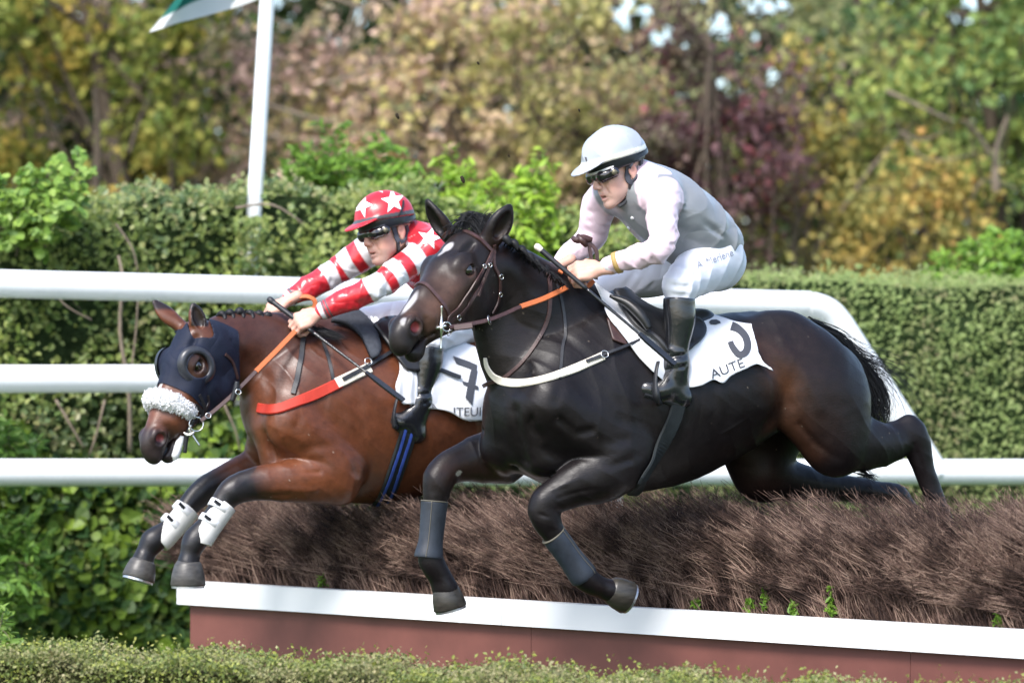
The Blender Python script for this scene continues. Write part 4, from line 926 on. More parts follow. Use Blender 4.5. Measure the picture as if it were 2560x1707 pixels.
def decal_text(name, bv, txt, org, ux, uy, m, par, off=.0025, cell=3.0, bold=0.):
    """text in a plain face mapped by px origin and px axis vectors per em"""
    cu = bpy.data.curves.new('t', 'FONT'); cu.body = txt; cu.size = 1; cu.offset = bold; cu.resolution_u = 4
    ob = bpy.data.objects.new('t', cu); me = ob.to_mesh(); polys = []
    for f in me.polygons:
        polys.append([(org[0] + me.vertices[i].co.x * ux[0] + me.vertices[i].co.y * uy[0], org[1] + me.vertices[i].co.x * ux[1] + me.vertices[i].co.y * uy[1]) for i in f.vertices])
    ob.to_mesh_clear(); bpy.data.objects.remove(ob); bpy.data.curves.remove(cu)
    return decal(name, bv, polys, m, par, off, cell)
def strands(name, guides, n, r, m, par, spread0=.01, spread1=.05, seed=3, seg=12, jit=.01):
    """hair: thin tapering three-sided strands following blended guide curves"""
    rg = np.random.RandomState(seed); G = [spline(g, seg // max(1, len(g) - 1) + 1) for g in guides]
    def rs(c, k):
        t = np.linspace(0, len(c) - 1, k); return np.stack([np.interp(t, np.arange(len(c)), c[:, i]) for i in range(3)], 1)
    G = [rs(g, seg) for g in G]; parts = []
    t = np.linspace(0, 1, seg)[:, None]
    for _ in range(n):
        x = rg.rand() * (len(G) - 1) if len(G) > 1 else 0; i = min(int(x), len(G) - 2) if len(G) > 1 else 0
        c = G[i] if len(G) == 1 else G[i] * (1 - (x - i)) + G[i + 1] * (x - i)
        L = .6 + .45 * rg.rand(); tt = np.linspace(0, L, seg) * (seg - 1); tt = np.clip(tt, 0, seg - 1)
        c = np.stack([np.interp(tt, np.arange(seg), c[:, k]) for k in range(3)], 1)
        c = c + rg.randn(3) * spread0 * (1 - t) + rg.randn(3) * spread1 * t ** 1.4
        ph = rg.rand(3) * 6.28; c = c + jit * np.sin(t * (4 + 5 * rg.rand()) + ph) * t
        parts.append(tube(c, np.linspace(r, r * .3, seg) * (.7 + .6 * rg.rand()), 4, None, 1., False))
    v, q = join(parts); return link(name, quadmesh(name, v, q, True), m, par)

# ------------------------------------------------------------------ near horse's tack, mane and tail
def dress_black():
    par = near
    b = link('bridle', quadmesh('bridle', *ribbon(*onbody(BB, z1((600, 405), (640, 362), (720, 346), (800, 357), (880, 397), (960, 455), (1055, 556))), .016, .004), False), M['leather'], par)
    tag(b, 'dark brown leather bridle')
    strap('throat_lash', BB, z1((1052, 470), (1048, 560), (1052, 660), (1095, 750), (1103, 830), (1098, 910), (1075, 1000), (1030, 1085)), .013, M['leather'], b)
    strap('cheek_strap', BB, z1((1030, 530), (990, 620), (940, 705), (870, 815), (790, 935), (725, 1035), (650, 1100), (632, 1150)), .012, M['leather'], b, off=.006)
    strap('cheek_strap', BB, z1((1040, 545), (1010, 640), (975, 740), (920, 850), (860, 950), (800, 1040), (730, 1110), (640, 1150)), .014, M['leather'], b)
    strap('noseband', BB, z1((345, 850), (375, 822), (410, 815), (460, 840), (520, 905), (580, 975), (630, 1050), (655, 1120), (690, 1195), (780, 1195), (860, 1180), (880, 1230)), .015, M['leather'], b)
    strap('strap_end', BB, z1((960, 770), (925, 850), (900, 930)), .011, M['leather'], b, off=.008)
    bp = np.array(castpx(BB, *z1((585, 1200))[0])[0]) + V3(0, -.02, 0); by = bp[1]
    bit = rod('bit', [P(*z1((585, 1015))[0], by), P(*z1((583, 1120))[0], by), P(*z1((582, 1210))[0], by), P(*z1((580, 1300))[0], by), P(*z1((578, 1400))[0], by)], [.0045, .003, .010, .003, .0045], M['steel'], b)
    ring('bit_ring', P(*z1((630, 1200))[0], by - .004), (.3, -1, .1), .017, .0024, M['steel'], bit)
    rod('mouthpiece', [P(*z1((510, 1215))[0], by + .01), P(*z1((570, 1205))[0], by), P(*z1((625, 1190))[0], by)], [.004, .007, .005], M['steel'], bit)
    for c, r in (((720, 1115), .010), ((755, 1190), .010), ((950, 665), .008), ((1000, 655), .008), ((1100, 755), .009), ((1090, 910), .009), ((635, 1240), .012)):
        h = castpx(BB, *z1(c)[0])
        if h[0] is not None: ring('buckle', np.array(h[0]) + np.array(h[1]) * .012, h[1], r, .0016, M['steel'], b)
    # reins: leather to orange rubber, into the near hand
    hy = HANDN[1]
    r0 = P(*z1((655, 1205))[0], by - .004); r1 = P(*z1((1290, 1020))[0], (by * .45 + hy * .55)); r2 = P(*z1((1700, 850))[0], hy)
    rn = airstrap('rein', [r0, P(*z1((1000, 1140))[0], by * .75 + hy * .25 - .02), r1], .016, M['leather'], par)
    airstrap('rubber_grip', [r1, r1 * .5 + r2 * .5 - V3(0, 0, .006), r2], .021, M['orange_rubber'], rn, th=.004)
    airstrap('strap_end', [P(*z1((700, 1210))[0], by - .01), P(*z1((860, 1190))[0], by - .02)], .022, M['leather'], rn, th=.007)
    ring('martingale_ring', P(*z1((1010, 1140))[0], by * .75 + hy * .25 - .02), (1, -.3, .2), .017, .002, M['steel'], rn)
    # far rein loop with its knot, standing in the air above the hands
    kp = P(*z2((430, 1200))[0], hy + .06)
    lp = airstrap('rein_loop', [P(*z1((1960, 780))[0], hy + .05), P(*z2((570, 1330))[0], hy + .06), P(*z2((520, 1240))[0], hy + .06), kp], .015, M['leather'], rn, nrm=(.3, -1, 0))
    airstrap('rein_loop', [P(*z1((1935, 700))[0], hy + .05), P(*z2((505, 1300))[0], hy + .055), P(*z2((490, 1220))[0], hy + .055), kp], .015, M['leather'], rn, nrm=(.3, -1, 0))
    rod('rein_knot', [P(*z2((340, 1175))[0], hy + .06), P(*z2((380, 1195))[0], hy + .05), P(*z2((440, 1180))[0], hy + .05), P(*z2((520, 1195))[0], hy + .06)], [.008, .014, .016, .010], M['leather'], rn)
    rod('rein_knot', [P(*z2((390, 1150))[0], hy + .05), P(*z2((430, 1200))[0], hy + .035), P(*z2((470, 1250))[0], hy + .05)], [.008, .013, .009], M['leather'], rn)
    airstrap('rubber_grip', [P(*z1((1640, 720))[0], hy + .02), P(*z1((1680, 700))[0], hy + .04), P(*z1((1850, 840))[0], hy + .04), P(*z1((1940, 790))[0], hy + .05)], .020, M['orange_rubber'], rn, th=.004)
    # neck straps and breastplate
    s1 = z1((1525, 715), (1545, 800), (1552, 900), (1548, 1000)) + z6((1385, 90), (1345, 200), (1290, 300), (1215, 405), (1130, 490), (1040, 552), (960, 575), (900, 606))
    nk = strap('neck_strap', BB, s1, .016, M['leather'], par, n=5)
    strap('martingale_strap', BB, z1((1560, 735), (1600, 800), (1635, 900), (1662, 1020), (1680, 1150), (1690, 1280)) + z6((1490, 300), (1478, 440), (1465, 550)), .013, M['black_strap'], nk, n=5)
    bp_ = strap('breastplate', BB, z6((925, 395), (938, 460), (985, 530), (1060, 572), (1180, 583), (1320, 562), (1460, 520), (1620, 458), (1785, 385)), [.014, .022, .032, .034, .034, .034, .034], M['buff'], par, th=.004, off=.005)
    tag(bp_, 'cream breast girth with black buckle straps')
    strap('buckle_strap', BB, z6((1660, 432), (1790, 380), (1920, 330), (2060, 272)), .013, M['black_strap'], bp_, off=.015)
    h = castpx(BB, *z6((1790, 383))[0]); ring('buckle', np.array(h[0]) + np.array(h[1]) * .02, h[1], .014, .002, M['steel'], bp_)
    # brown pad edge, saddle cloth with number, saddle, girth
    drape('pad', BB, coons(z5((130, 590), (210, 640), (300, 740)), z5((300, 740), (310, 800), (330, 840)), z5((190, 790), (250, 815), (330, 840)), z5((130, 590), (160, 690), (190, 790)), 10, 10), .011, M['leather'], par, .008)
    S = coons(z5((-10, 250), (160, 380), (400, 500), (700, 590), (960, 600), (1080, 572), (1200, 600), (1350, 646), (1485, 662)),
              z5((1485, 662), (1505, 760), (1530, 880), (1560, 970), (1640, 1092)),
              z5((430, 890), (540, 1045), (650, 1175), (760, 1200), (890, 1232), (1010, 1212), (1120, 1162), (1210, 1190), (1290, 1120), (1420, 1062), (1540, 1022), (1640, 1092)),
              z5((-10, 250), (80, 450), (140, 600), (250, 730), (350, 850), (430, 890)), 90, 36)
    wv = lambda u, v: .006 * np.sin(u * 21 + v * 3) * v + .012 * v * v * np.maximum(0, u - .55) * (1.2 + np.sin(u * 30)) + .018 * np.maximum(0, (u - .9) / .1) * v ** 2
    cl, cb = drape('saddle_cloth', BB, S, .017, M['cloth'], par, .003, wv)
    tag(cl, 'white saddle cloth with the number 3')
    decal_text('lettering', cb, 'AUTE', (1779, 948), (34, -13), (-11, -31), M['ink'], cl, .003)
    # the 3, its upper bowl folded away over the back
    def arc(cx, cy, ro, ri, a0, a1, sx=1.0, n=14):
        A = np.radians(np.linspace(a0, a1, n)); return [(cx + ro * sx * math.cos(a), cy + ro * math.sin(a)) for a in A] + [(cx + ri * sx * math.cos(a), cy + ri * math.sin(a)) for a in A[::-1]]
    c3 = spline(z5((1300, 655), (1360, 680), (1425, 745), (1450, 830), (1430, 900), (1370, 920), (1310, 850), (1290, 800)), 6)
    wd = np.interp(np.linspace(0, 1, len(c3)), [0, .2, .5, .8, 1], [11, 9, 9, 8, 7]); tg = np.gradient(c3, axis=0); tg /= np.linalg.norm(tg, axis=1)[:, None]; nn = np.stack([-tg[:, 1], tg[:, 0]], 1)
    polys = [[tuple(c3[i] - nn[i] * wd[i]), tuple(c3[i + 1] - nn[i + 1] * wd[i + 1]), tuple(c3[i + 1] + nn[i + 1] * wd[i + 1]), tuple(c3[i] + nn[i] * wd[i])] for i in range(len(c3) - 1)]
    decal('number', cb, polys, M['ink'], cl, .003)
    decal('number', cb, [z5((1090, 622), (1110, 600), (1160, 597), (1195, 615), (1200, 630), (1150, 645), (1105, 640))], M['ink'], cl, .003)
    Sf = coons(z5((158, 366), (300, 395), (440, 480), (600, 575), (800, 600), (975, 640)), z5((975, 640), (1046, 735), (1000, 820), (900, 900)),
               z5((640, 930), (760, 960), (900, 900)), z5((158, 366), (230, 520), (370, 680), (520, 800), (640, 930)), 30, 24)
    sd, _ = drape('saddle', BB, Sf, .034, M['saddle'], par, .012, lambda u, v: .014 * np.exp(-((u - .12) / .12) ** 2) + .006 * np.sin(v * 9))
    tag(sd, 'small black racing saddle')
    rod('pommel_roll', [np.array(P(*z5((165, 372))[0], -.35)), P(*z5((330, 440))[0], -.36), P(*z5((460, 560))[0], -.38), P(*z5((530, 680))[0], -.39)], [.006, .018, .02, .012], M['saddle'], sd)
    f = Field((.2, -.45, 1.8), (.95, .35, 2.15), .008)
    f.chain([a_(1545, 752), a_(1620, 800), a_(1690, 812), a_(1750, 800)], [.045, .05, .055, .045], .03, LT, [2.4, 2.6, 2.8, 2.4])
    v, q = f.mesh(2); link('seat', quadmesh('seat', v, q), M['saddle'], sd)
    g = strap('girth', BB, [(1700, 985), (1688, 1040), (1664, 1092), (1630, 1155), (1600, 1205), (1580, 1236)], .060, M['girth'], par, th=.006, off=.007)
    tag(g, 'dark elastic girth')
    # leg boots
    for nm, pts, rs, e_ in (('leg_boot', [a_(1383, 1336, .155), a_(1407, 1368, .155), a_(1430, 1400, .155), a_(1455, 1434, .155), a_(1462, 1444, .155)], [.051, .050, .050, .056, .053], .155),
                      ('leg_boot', [a_(1086, 1252, -.17), a_(1082, 1300, -.17), a_(1077, 1350, -.17), a_(1072, 1386, -.17), a_(1071, 1394, -.17)], [.053, .050, .048, .056, .055], -.17)):
        Q, R_, _ = refine(pts, rs, [1] * len(pts), 5); v, q = tube(Q, R_, 28, LT, .93); bt = link(nm, quadmesh(nm, v, q), M['blue_grey_boot'], par)
        v, q = tube([Q[0] - unit(Q[1] - Q[0]) * .001, Q[0] + unit(Q[1] - Q[0]) * .004], [R_[0] + .001] * 2, 28, LT, .93); link('piping', quadmesh('piping', v, q), M['dulltrim'], bt)
        c = [Q[i] + unit(np.cross(Q[min(i + 1, len(Q) - 1)] - Q[max(i - 1, 0)], HN.n)) * (-R_[i] * .55) * (1 if e_ > 0 else -1) + HN.n * R_[i] * .80 for i in range(len(Q))]
        v, q = tube(c, .0014, 6); link('seam', quadmesh('seam', v, q), M['dulltrim'], bt)
    # mane plaits and forelock
    mp = [(1262, 600), (1282, 612), (1302, 628), (1322, 645), (1340, 660), (1360, 675), (1382, 690), (1405, 706)]
    parts = []
    for i, (x, y) in enumerate(mp):
        c = a_(x, y, .01); c = P(x, y, c[1] - (.12 * (1 - i / 7)))
        Q, R_, _ = refine([c + V3(-.012, 0, .008), c + V3(.006, -.01, .004), c + V3(.02, -.015, -.018)], [.012, .017, .009], [1, 1, 1]); parts.append(tube(Q, R_, 8))
    v, q = join(parts); mn = link('mane', quadmesh('mane', v, q), M['mane'], par)
    pc = TN(.0, 0, .05); F0 = lambda x, y, dy=0: P(x, y, pc[1] + dy)
    strands('forelock', [[F0(1200, 588), F0(1180, 560), F0(1150, 556), F0(1128, 572), F0(1118, 592, -.03)], [F0(1215, 590), F0(1190, 545), F0(1168, 536), F0(1160, 560), F0(1152, 580, -.03)],
                         [F0(1225, 592), F0(1215, 555), F0(1190, 548), F0(1175, 565), F0(1165, 585, -.03)]], 260, .0022, M['mane'], mn, .012, .014, 5, 10, .004)
    strands('flying_hair', [[F0(1190, 570), F0(1200, 545), F0(1215, 532), F0(1232, 524)], [F0(1215, 580), F0(1225, 550), F0(1232, 542), F0(1240, 552)]], 60, .0013, M['mane'], mn, .012, .012, 6, 10, .004)
    strands('mane_hair', [[P(x, y + 12, -.42), P(x + 6, y, -.45), P(x + 22, y + 14, -.46)] for x, y in mp], 170, .0018, M['mane'], mn, .006, .005, 7, 7, .002)
    # tail
    T0 = lambda x, y, t=0: a_(x, y, t)
    gd = [[T0(2020, 818), T0(2075, 848), T0(2115, 900), T0(2150, 970), T0(2172, 1058)],
          [T0(2022, 816), T0(2080, 842), T0(2130, 900), T0(2175, 970), T0(2200, 1060)],
          [T0(2024, 814), T0(2085, 838), T0(2140, 893), T0(2195, 950), T0(2222, 1010), T0(2212, 1058)],
          [T0(2026, 812), T0(2090, 836), T0(2145, 888), T0(2215, 930), T0(2262, 975), T0(2278, 1030)],
          [T0(2030, 812), T0(2095, 838), T0(2155, 885), T0(2225, 905), T0(2290, 935)]]
    strands('tail', gd[:3], 760, .0022, M['mane'], par, .011, .016, 8, 16, .009)
    strands('tail', gd[2:], 130, .0011, M['mane'], par, .012, .035, 9, 16, .014)
    strands('hock_hair', [[a_(2150, 1178, .18), a_(2175, 1190, .18), a_(2190, 1200, .18)]], 60, .0012, M['mane'], par, .012, .01, 10, 6, .002)
# ------------------------------------------------------------------ riders
M['skin'] = mat('skin', (1, 1, 1), .5, .4, attr='Col', noise=(30, .06, 3), bump=(180, .12, .0008))
M['skin'].node_tree.nodes['Principled BSDF'].inputs['Subsurface Weight'].default_value = .12
M['skin'].node_tree.nodes['Principled BSDF'].inputs['Subsurface Radius'].default_value = (.012, .004, .002)
M['silk'] = mat('racing_silk', (1, 1, 1), .27, .75, attr='Col', noise=(14, .05, 3), bump=(7, .4, .015, (1, 1, 1.5), 1.6), sheen=.1, folds=(5.0, .42, .035, (1, 1, 1.5)))
M['breeches'] = mat('white_breeches', (.76, .77, .84), .5, .4, noise=(14, .04, 3), bump=(8, .4, .012, (1, 1, 1.8), 1.8), folds=(5, .42, .03, (1.3, 1, 1.0)))
M['capsilk'] = mat('cap_silk', (1, 1, 1), .30, .5, attr='Col', noise=(14, .04, 3), bump=(14, .3, .008, (1, 1, 1), 1.5), folds=(6, .3, .02, (1, 1, 1)))
M['white_ink'] = mat('white_print', (.78, .78, .80), .45, .4)
M['black_shell'] = mat('black_helmet_shell', (.012, .013, .018), .28, .5)
M['lens'] = mat('dark_goggle_lens', (.010, .008, .012), .06, .7, coat=.6)
M['vent'] = mat('olive_metal_vent', (.16, .145, .10), .45, .5, .5)
M['guard'] = mat('grey_ear_guard', (.055, .058, .075), .6, .3)
M['cuffband'] = mat('tan_elastic', (.42, .28, .10), .6, .3)
M['darkgrey'] = mat('dark_grey_trim', (.07, .07, .08), .6, .3)

def nod(T, deg, k, shift=(0, 0, 0)):
    """pitch a head pose up by deg about its ears"""
    a = RAD(deg); c_, s_ = math.cos(a), math.sin(a); R = T.R; X = R[:, 0] * c_ + R[:, 2] * s_; Z = -R[:, 0] * s_ + R[:, 2] * c_
    ear = T(-.005, .078, -.005); N = Pose(np.stack([X, R[:, 1], Z], 1), (0, 0, 0), k); N.t = ear - (N(-.005, .078, -.005)); N.t = N.t + N.R @ V3(*shift); return N
def man_head(f, T):
    A = T.ax(); k = T.k
    E = lambda c, r, kk=.012, op='u': f.ell(T(*c), A, [x * k for x in r], kk * k, op)
    C = lambda a, b, ra, rb, kk=.012, w=1., op='u': f.cap(T(*a), T(*b), ra * k, rb * k, kk * k, A[1], w, None, op)
    E((-.012, 0, .045), (.098, .076, .088)); E((.045, 0, -.02), (.056, .058, .082), .03)
    for s in (1, -1):
        C((.0, s * .050, -.045), (.068, s * .022, -.098), .020, .018, .03)
        E((.062, s * .040, -.022), (.030, .022, .020), .02); E((.058, s * .030, -.058), (.034, .026, .036), .02)
        C((.088, s * .036, .024), (.094, s * .006, .018), .011, .010, .015)
        E((.098, s * .032, .002), (.016, .018, .012), .01, 's')
        E((.112, s * .0125, -.034), (.011, .0075, .0085), .006)
        E((.116, s * .0075, -.042), (.006, .004, .003), .003, 's')
        E((-.006, s * .078, -.004), (.019, .008, .031), .006); E((-.002, s * .0865, .0), (.010, .006, .017), .004, 's')
        E((-.004, s * .077, -.033), (.009, .007, .010), .006)
    E((.083, 0, -.106), (.020, .024, .018), .02)
    C((.098, 0, .016), (.120, 0, -.026), .0082, .0112, .014); E((.092, 0, -.058), (.016, .024, .018), .015)
    C((.094, -.019, -.069), (.103, 0, -.0645), .0045, .0062, .006); C((.103, 0, -.0645), (.094, .019, -.069), .0062, .0045, .006)
    C((.093, -.016, -.081), (.101, 0, -.083), .005, .0075, .008); C((.101, 0, -.083), (.093, .016, -.081), .0075, .005, .008)
    E((.106, 0, -.0740), (.018, .019, .0034), .003, 's')
    f.ridge(T(.096, .02, -.03), T(.092, .034, -.066), .007 * k, -.003); f.ridge(T(.096, -.02, -.03), T(.092, -.034, -.066), .007 * k, -.003)

def fist(f, w, d, b, k=1.0, curl=1.0):
    """gripping hand: w wrist, d towards the knuckles, b out of the back of the hand"""
    d = unit(d); b = np.asarray(b, float); b = unit(b - d * (b @ d)); u = np.cross(d, b)
    if u[2] < 0: u = -u
    q = lambda x, y, z: w + (d * x + u * y + b * z) * k
    f.cap(q(-.035, 0, 0), q(.015, 0, 0), .027 * k, .025 * k, .02, b, .8)
    f.ell(q(.052, .0, -.002), [d, u, b], (.050 * k, .041 * k, .019 * k), .02)
    L = [1.0, 1.08, 1.0, .82]
    for i in range(4):
        y = .031 - .0205 * i; l = L[i]; bx = .086 - .004 * abs(i - 1)
        p = [q(bx - .03, y * .9, .0), q(bx, y, .003), q(bx + .030 * l, y - .001, -.018), q(bx + .026 * l, y - .002, -.044 * l ** .5), q(bx + .002, y - .002, -.050), q(bx - .016, y - .001, -.040)]
        r = [.0105, .0112, .0098, .0090, .0082, .0072]
        for j in range(5): f.cap(p[j], p[j + 1], r[j] * k, r[j + 1] * k, .005 if j else .014)
        f.ell(p[1], [d, u, b], (.012 * k, .0095 * k, .012 * k), .006)
    p = [q(.022, .030, -.008), q(.050, .046, -.016), q(.076, .040, -.026), q(.098, .028, -.034)]
    for j in range(3): f.cap(p[j], p[j + 1], (.0145, .0118, .0102, .0088)[j] * k, (.0145, .0118, .0102, .0088)[j + 1] * k, .012 if j == 0 else .004)
    for i in range(3): f.ridge(q(.03, .022 - .0205 * i - .010, .02), q(.10, .022 - .0205 * i - .010, .014), .0045, -.0018)

def helmet(T, par, silkcol, labels, bandcol=None, zcut=.050):
    A = T.ax(); k = T.k; c = T(0, 0, 0)
    f = Field(c - .34, c + .34, .0045)
    f.ell(T(.008, 0, .048), A, [x * k for x in (.122, .100, .104)], .02)
    f.cap(T(-.02, .086, .005), T(-.02, .080, -.03), .016 * k, .013 * k, .03, A[1], .35); f.cap(T(-.02, -.086, .005), T(-.02, -.080, -.03), .016 * k, .013 * k, .03, A[1], .35)
    X, Y, Z = np.meshgrid(*f.ax, indexing='ij', sparse=True); o = T(.02, 0, .016); n = unit(A[2] + A[0] * .03)
    pl = -((X - o[0]) * n[0] + (Y - o[1]) * n[1] + (Z - o[2]) * n[2]); lx = (X - c[0]) * A[0][0] + (Y - c[1]) * A[0][1] + (Z - c[2]) * A[0][2]
    f.D = np.maximum(f.D, np.minimum(pl, .3) ).astype(np.float32)
    v, q = f.mesh(1); sb = bvh(v, q); sh = link('helmet_shell', quadmesh('helmet_shell', v, q), M['black_shell'], par)
    g = Field(c - .34, c + .34, .0045)
    g.ell(T(.006, 0, .056), A, [x * k for x in (.132, .108, .116)], .02)
    o = T(-.02, 0, zcut); n = unit(A[2] - A[0] * .02)
    pl = -((X - o[0]) * n[0] + (Y - o[1]) * n[1] + (Z - o[2]) * n[2])
    g.D = np.maximum(g.D, pl).astype(np.float32)
    pk = Field(c - .34, c + .34, .0045); ax0 = unit(A[0] - A[2] * .28); ax2 = np.cross(ax0, A[1])
    g.ell(T(.116, 0, zcut + .006), [ax0, A[1], ax2], [.086 * k, .084 * k, .0075 * k], .014)
    for yy in (0,): g.ridges([T(.13, 0, .07), T(.10, 0, .13), T(.02, 0, .162), T(-.08, 0, .145), T(-.14, 0, .08)], .004, .0045)
    for s in (1, -1):
        g.ridges([T(.115, s * .03, .06), T(.085, s * .06, .12), T(.01, s * .03, .16)], .004, .004)
        g.ridges([T(-.02, s * .108, .06), T(-.015, s * .085, .12), T(-.01, s * .02, .163)], .004, .004)
    v, q = g.mesh(1); v = creases(v, q, .0042 if silkcol[1] > .1 else .0008, 60, T.R[:, 1] + T.R[:, 2] * .6, 33, sstep(zcut + .015, zcut + .03, T.inv(v)[:, 2])); me = quadmesh('silk_cap', v, q); H = T.inv(v); col = np.tile(V3(*silkcol), (len(v), 1))
    if bandcol is not None:
        m = sstep(zcut + .022, zcut + .019, H[:, 2]) * sstep(zcut + .001, zcut + .004, H[:, 2]) * (np.hypot((H[:, 0] - .006) / 1.2, H[:, 1]) < .117); col = col * (1 - m[:, None]) + V3(*bandcol) * m[:, None]
    setcol(me, col); cp = link('silk_cap', me, M['capsilk'], sh); return sh, cp, bvh(v, q), sb

def shell_trim(T, par, m, w, z=.021):
    th = np.linspace(-1.0, 1.0, 26); s_ = math.sqrt(1 - ((z - .048) / .104) ** 2) * 1.005
    pts = [T(.008 + .122 * s_ * math.cos(t), .100 * s_ * math.sin(t), z + .010 * abs(t) ** 1.5) for t in th]; nn = [unit(T.R[:, 0] * math.cos(t) + T.R[:, 1] * math.sin(t)) for t in th]
    v, q = ribbon(pts, nn, w, .002); link('trim', quadmesh('trim', v, q, False), m, par)
def goggles(T, par, seen):
    A = T.ax(); k = T.k; c = T(.05, 0, .02); f = Field(c - .16, c + .16, .003)
    C = lambda a, b, ra, rb, kk=.01, w=1.: f.cap(T(*a), T(*b), ra * k, rb * k, kk, A[0], w)
    C((.112, .004, .006), (.108, .038, .004), .018, .023, .012, .55); C((.112, -.004, .006), (.108, -.038, .004), .018, .023, .012, .55)
    C((.108, .038, .004), (.082, .062, .006), .023, .022, .012, .7); C((.108, -.038, .004), (.082, -.062, .006), .023, .022, .012, .7)
    f.ell(T(.125, 0, -.022), A, [x * k for x in (.022, .014, .014)], .006, 's')
    v, q = f.mesh(1); g = link('goggles', quadmesh('goggles', v, q), M['lens'], par)
    for s in (1, -1):
        o = T(.074, s * .078, .008); n = unit(A[1] * s + A[0] * .45)
        v, q = tube([o - n * .010, o + n * .010], [.0215 * k, .0185 * k], 20, A[2]); b_ = link('vent', quadmesh('vent', v, q), M['lens'], g)
        v, q = tube([o + n * .008, o + n * .0125], [.0110 * k, .0104 * k], 18, A[2]); link('vent_disc', quadmesh('vent_disc', v, q), M['vent'], b_)
        th = np.linspace(.95, 2.9, 16); pts = [T(-.012 + .110 * math.cos(x), s * .094 * math.sin(x) ** .8 if math.sin(x) > 0 else 0, .014 + .012 * x) for x in th]
        nn = [unit(A[0] * math.cos(x) + A[1] * s * math.sin(x)) for x in th]; v, q = ribbon(pts, nn, .019, .003); link('goggle_strap', quadmesh('goggle_strap', v, q, False), M['black_shell'], g)
    return g

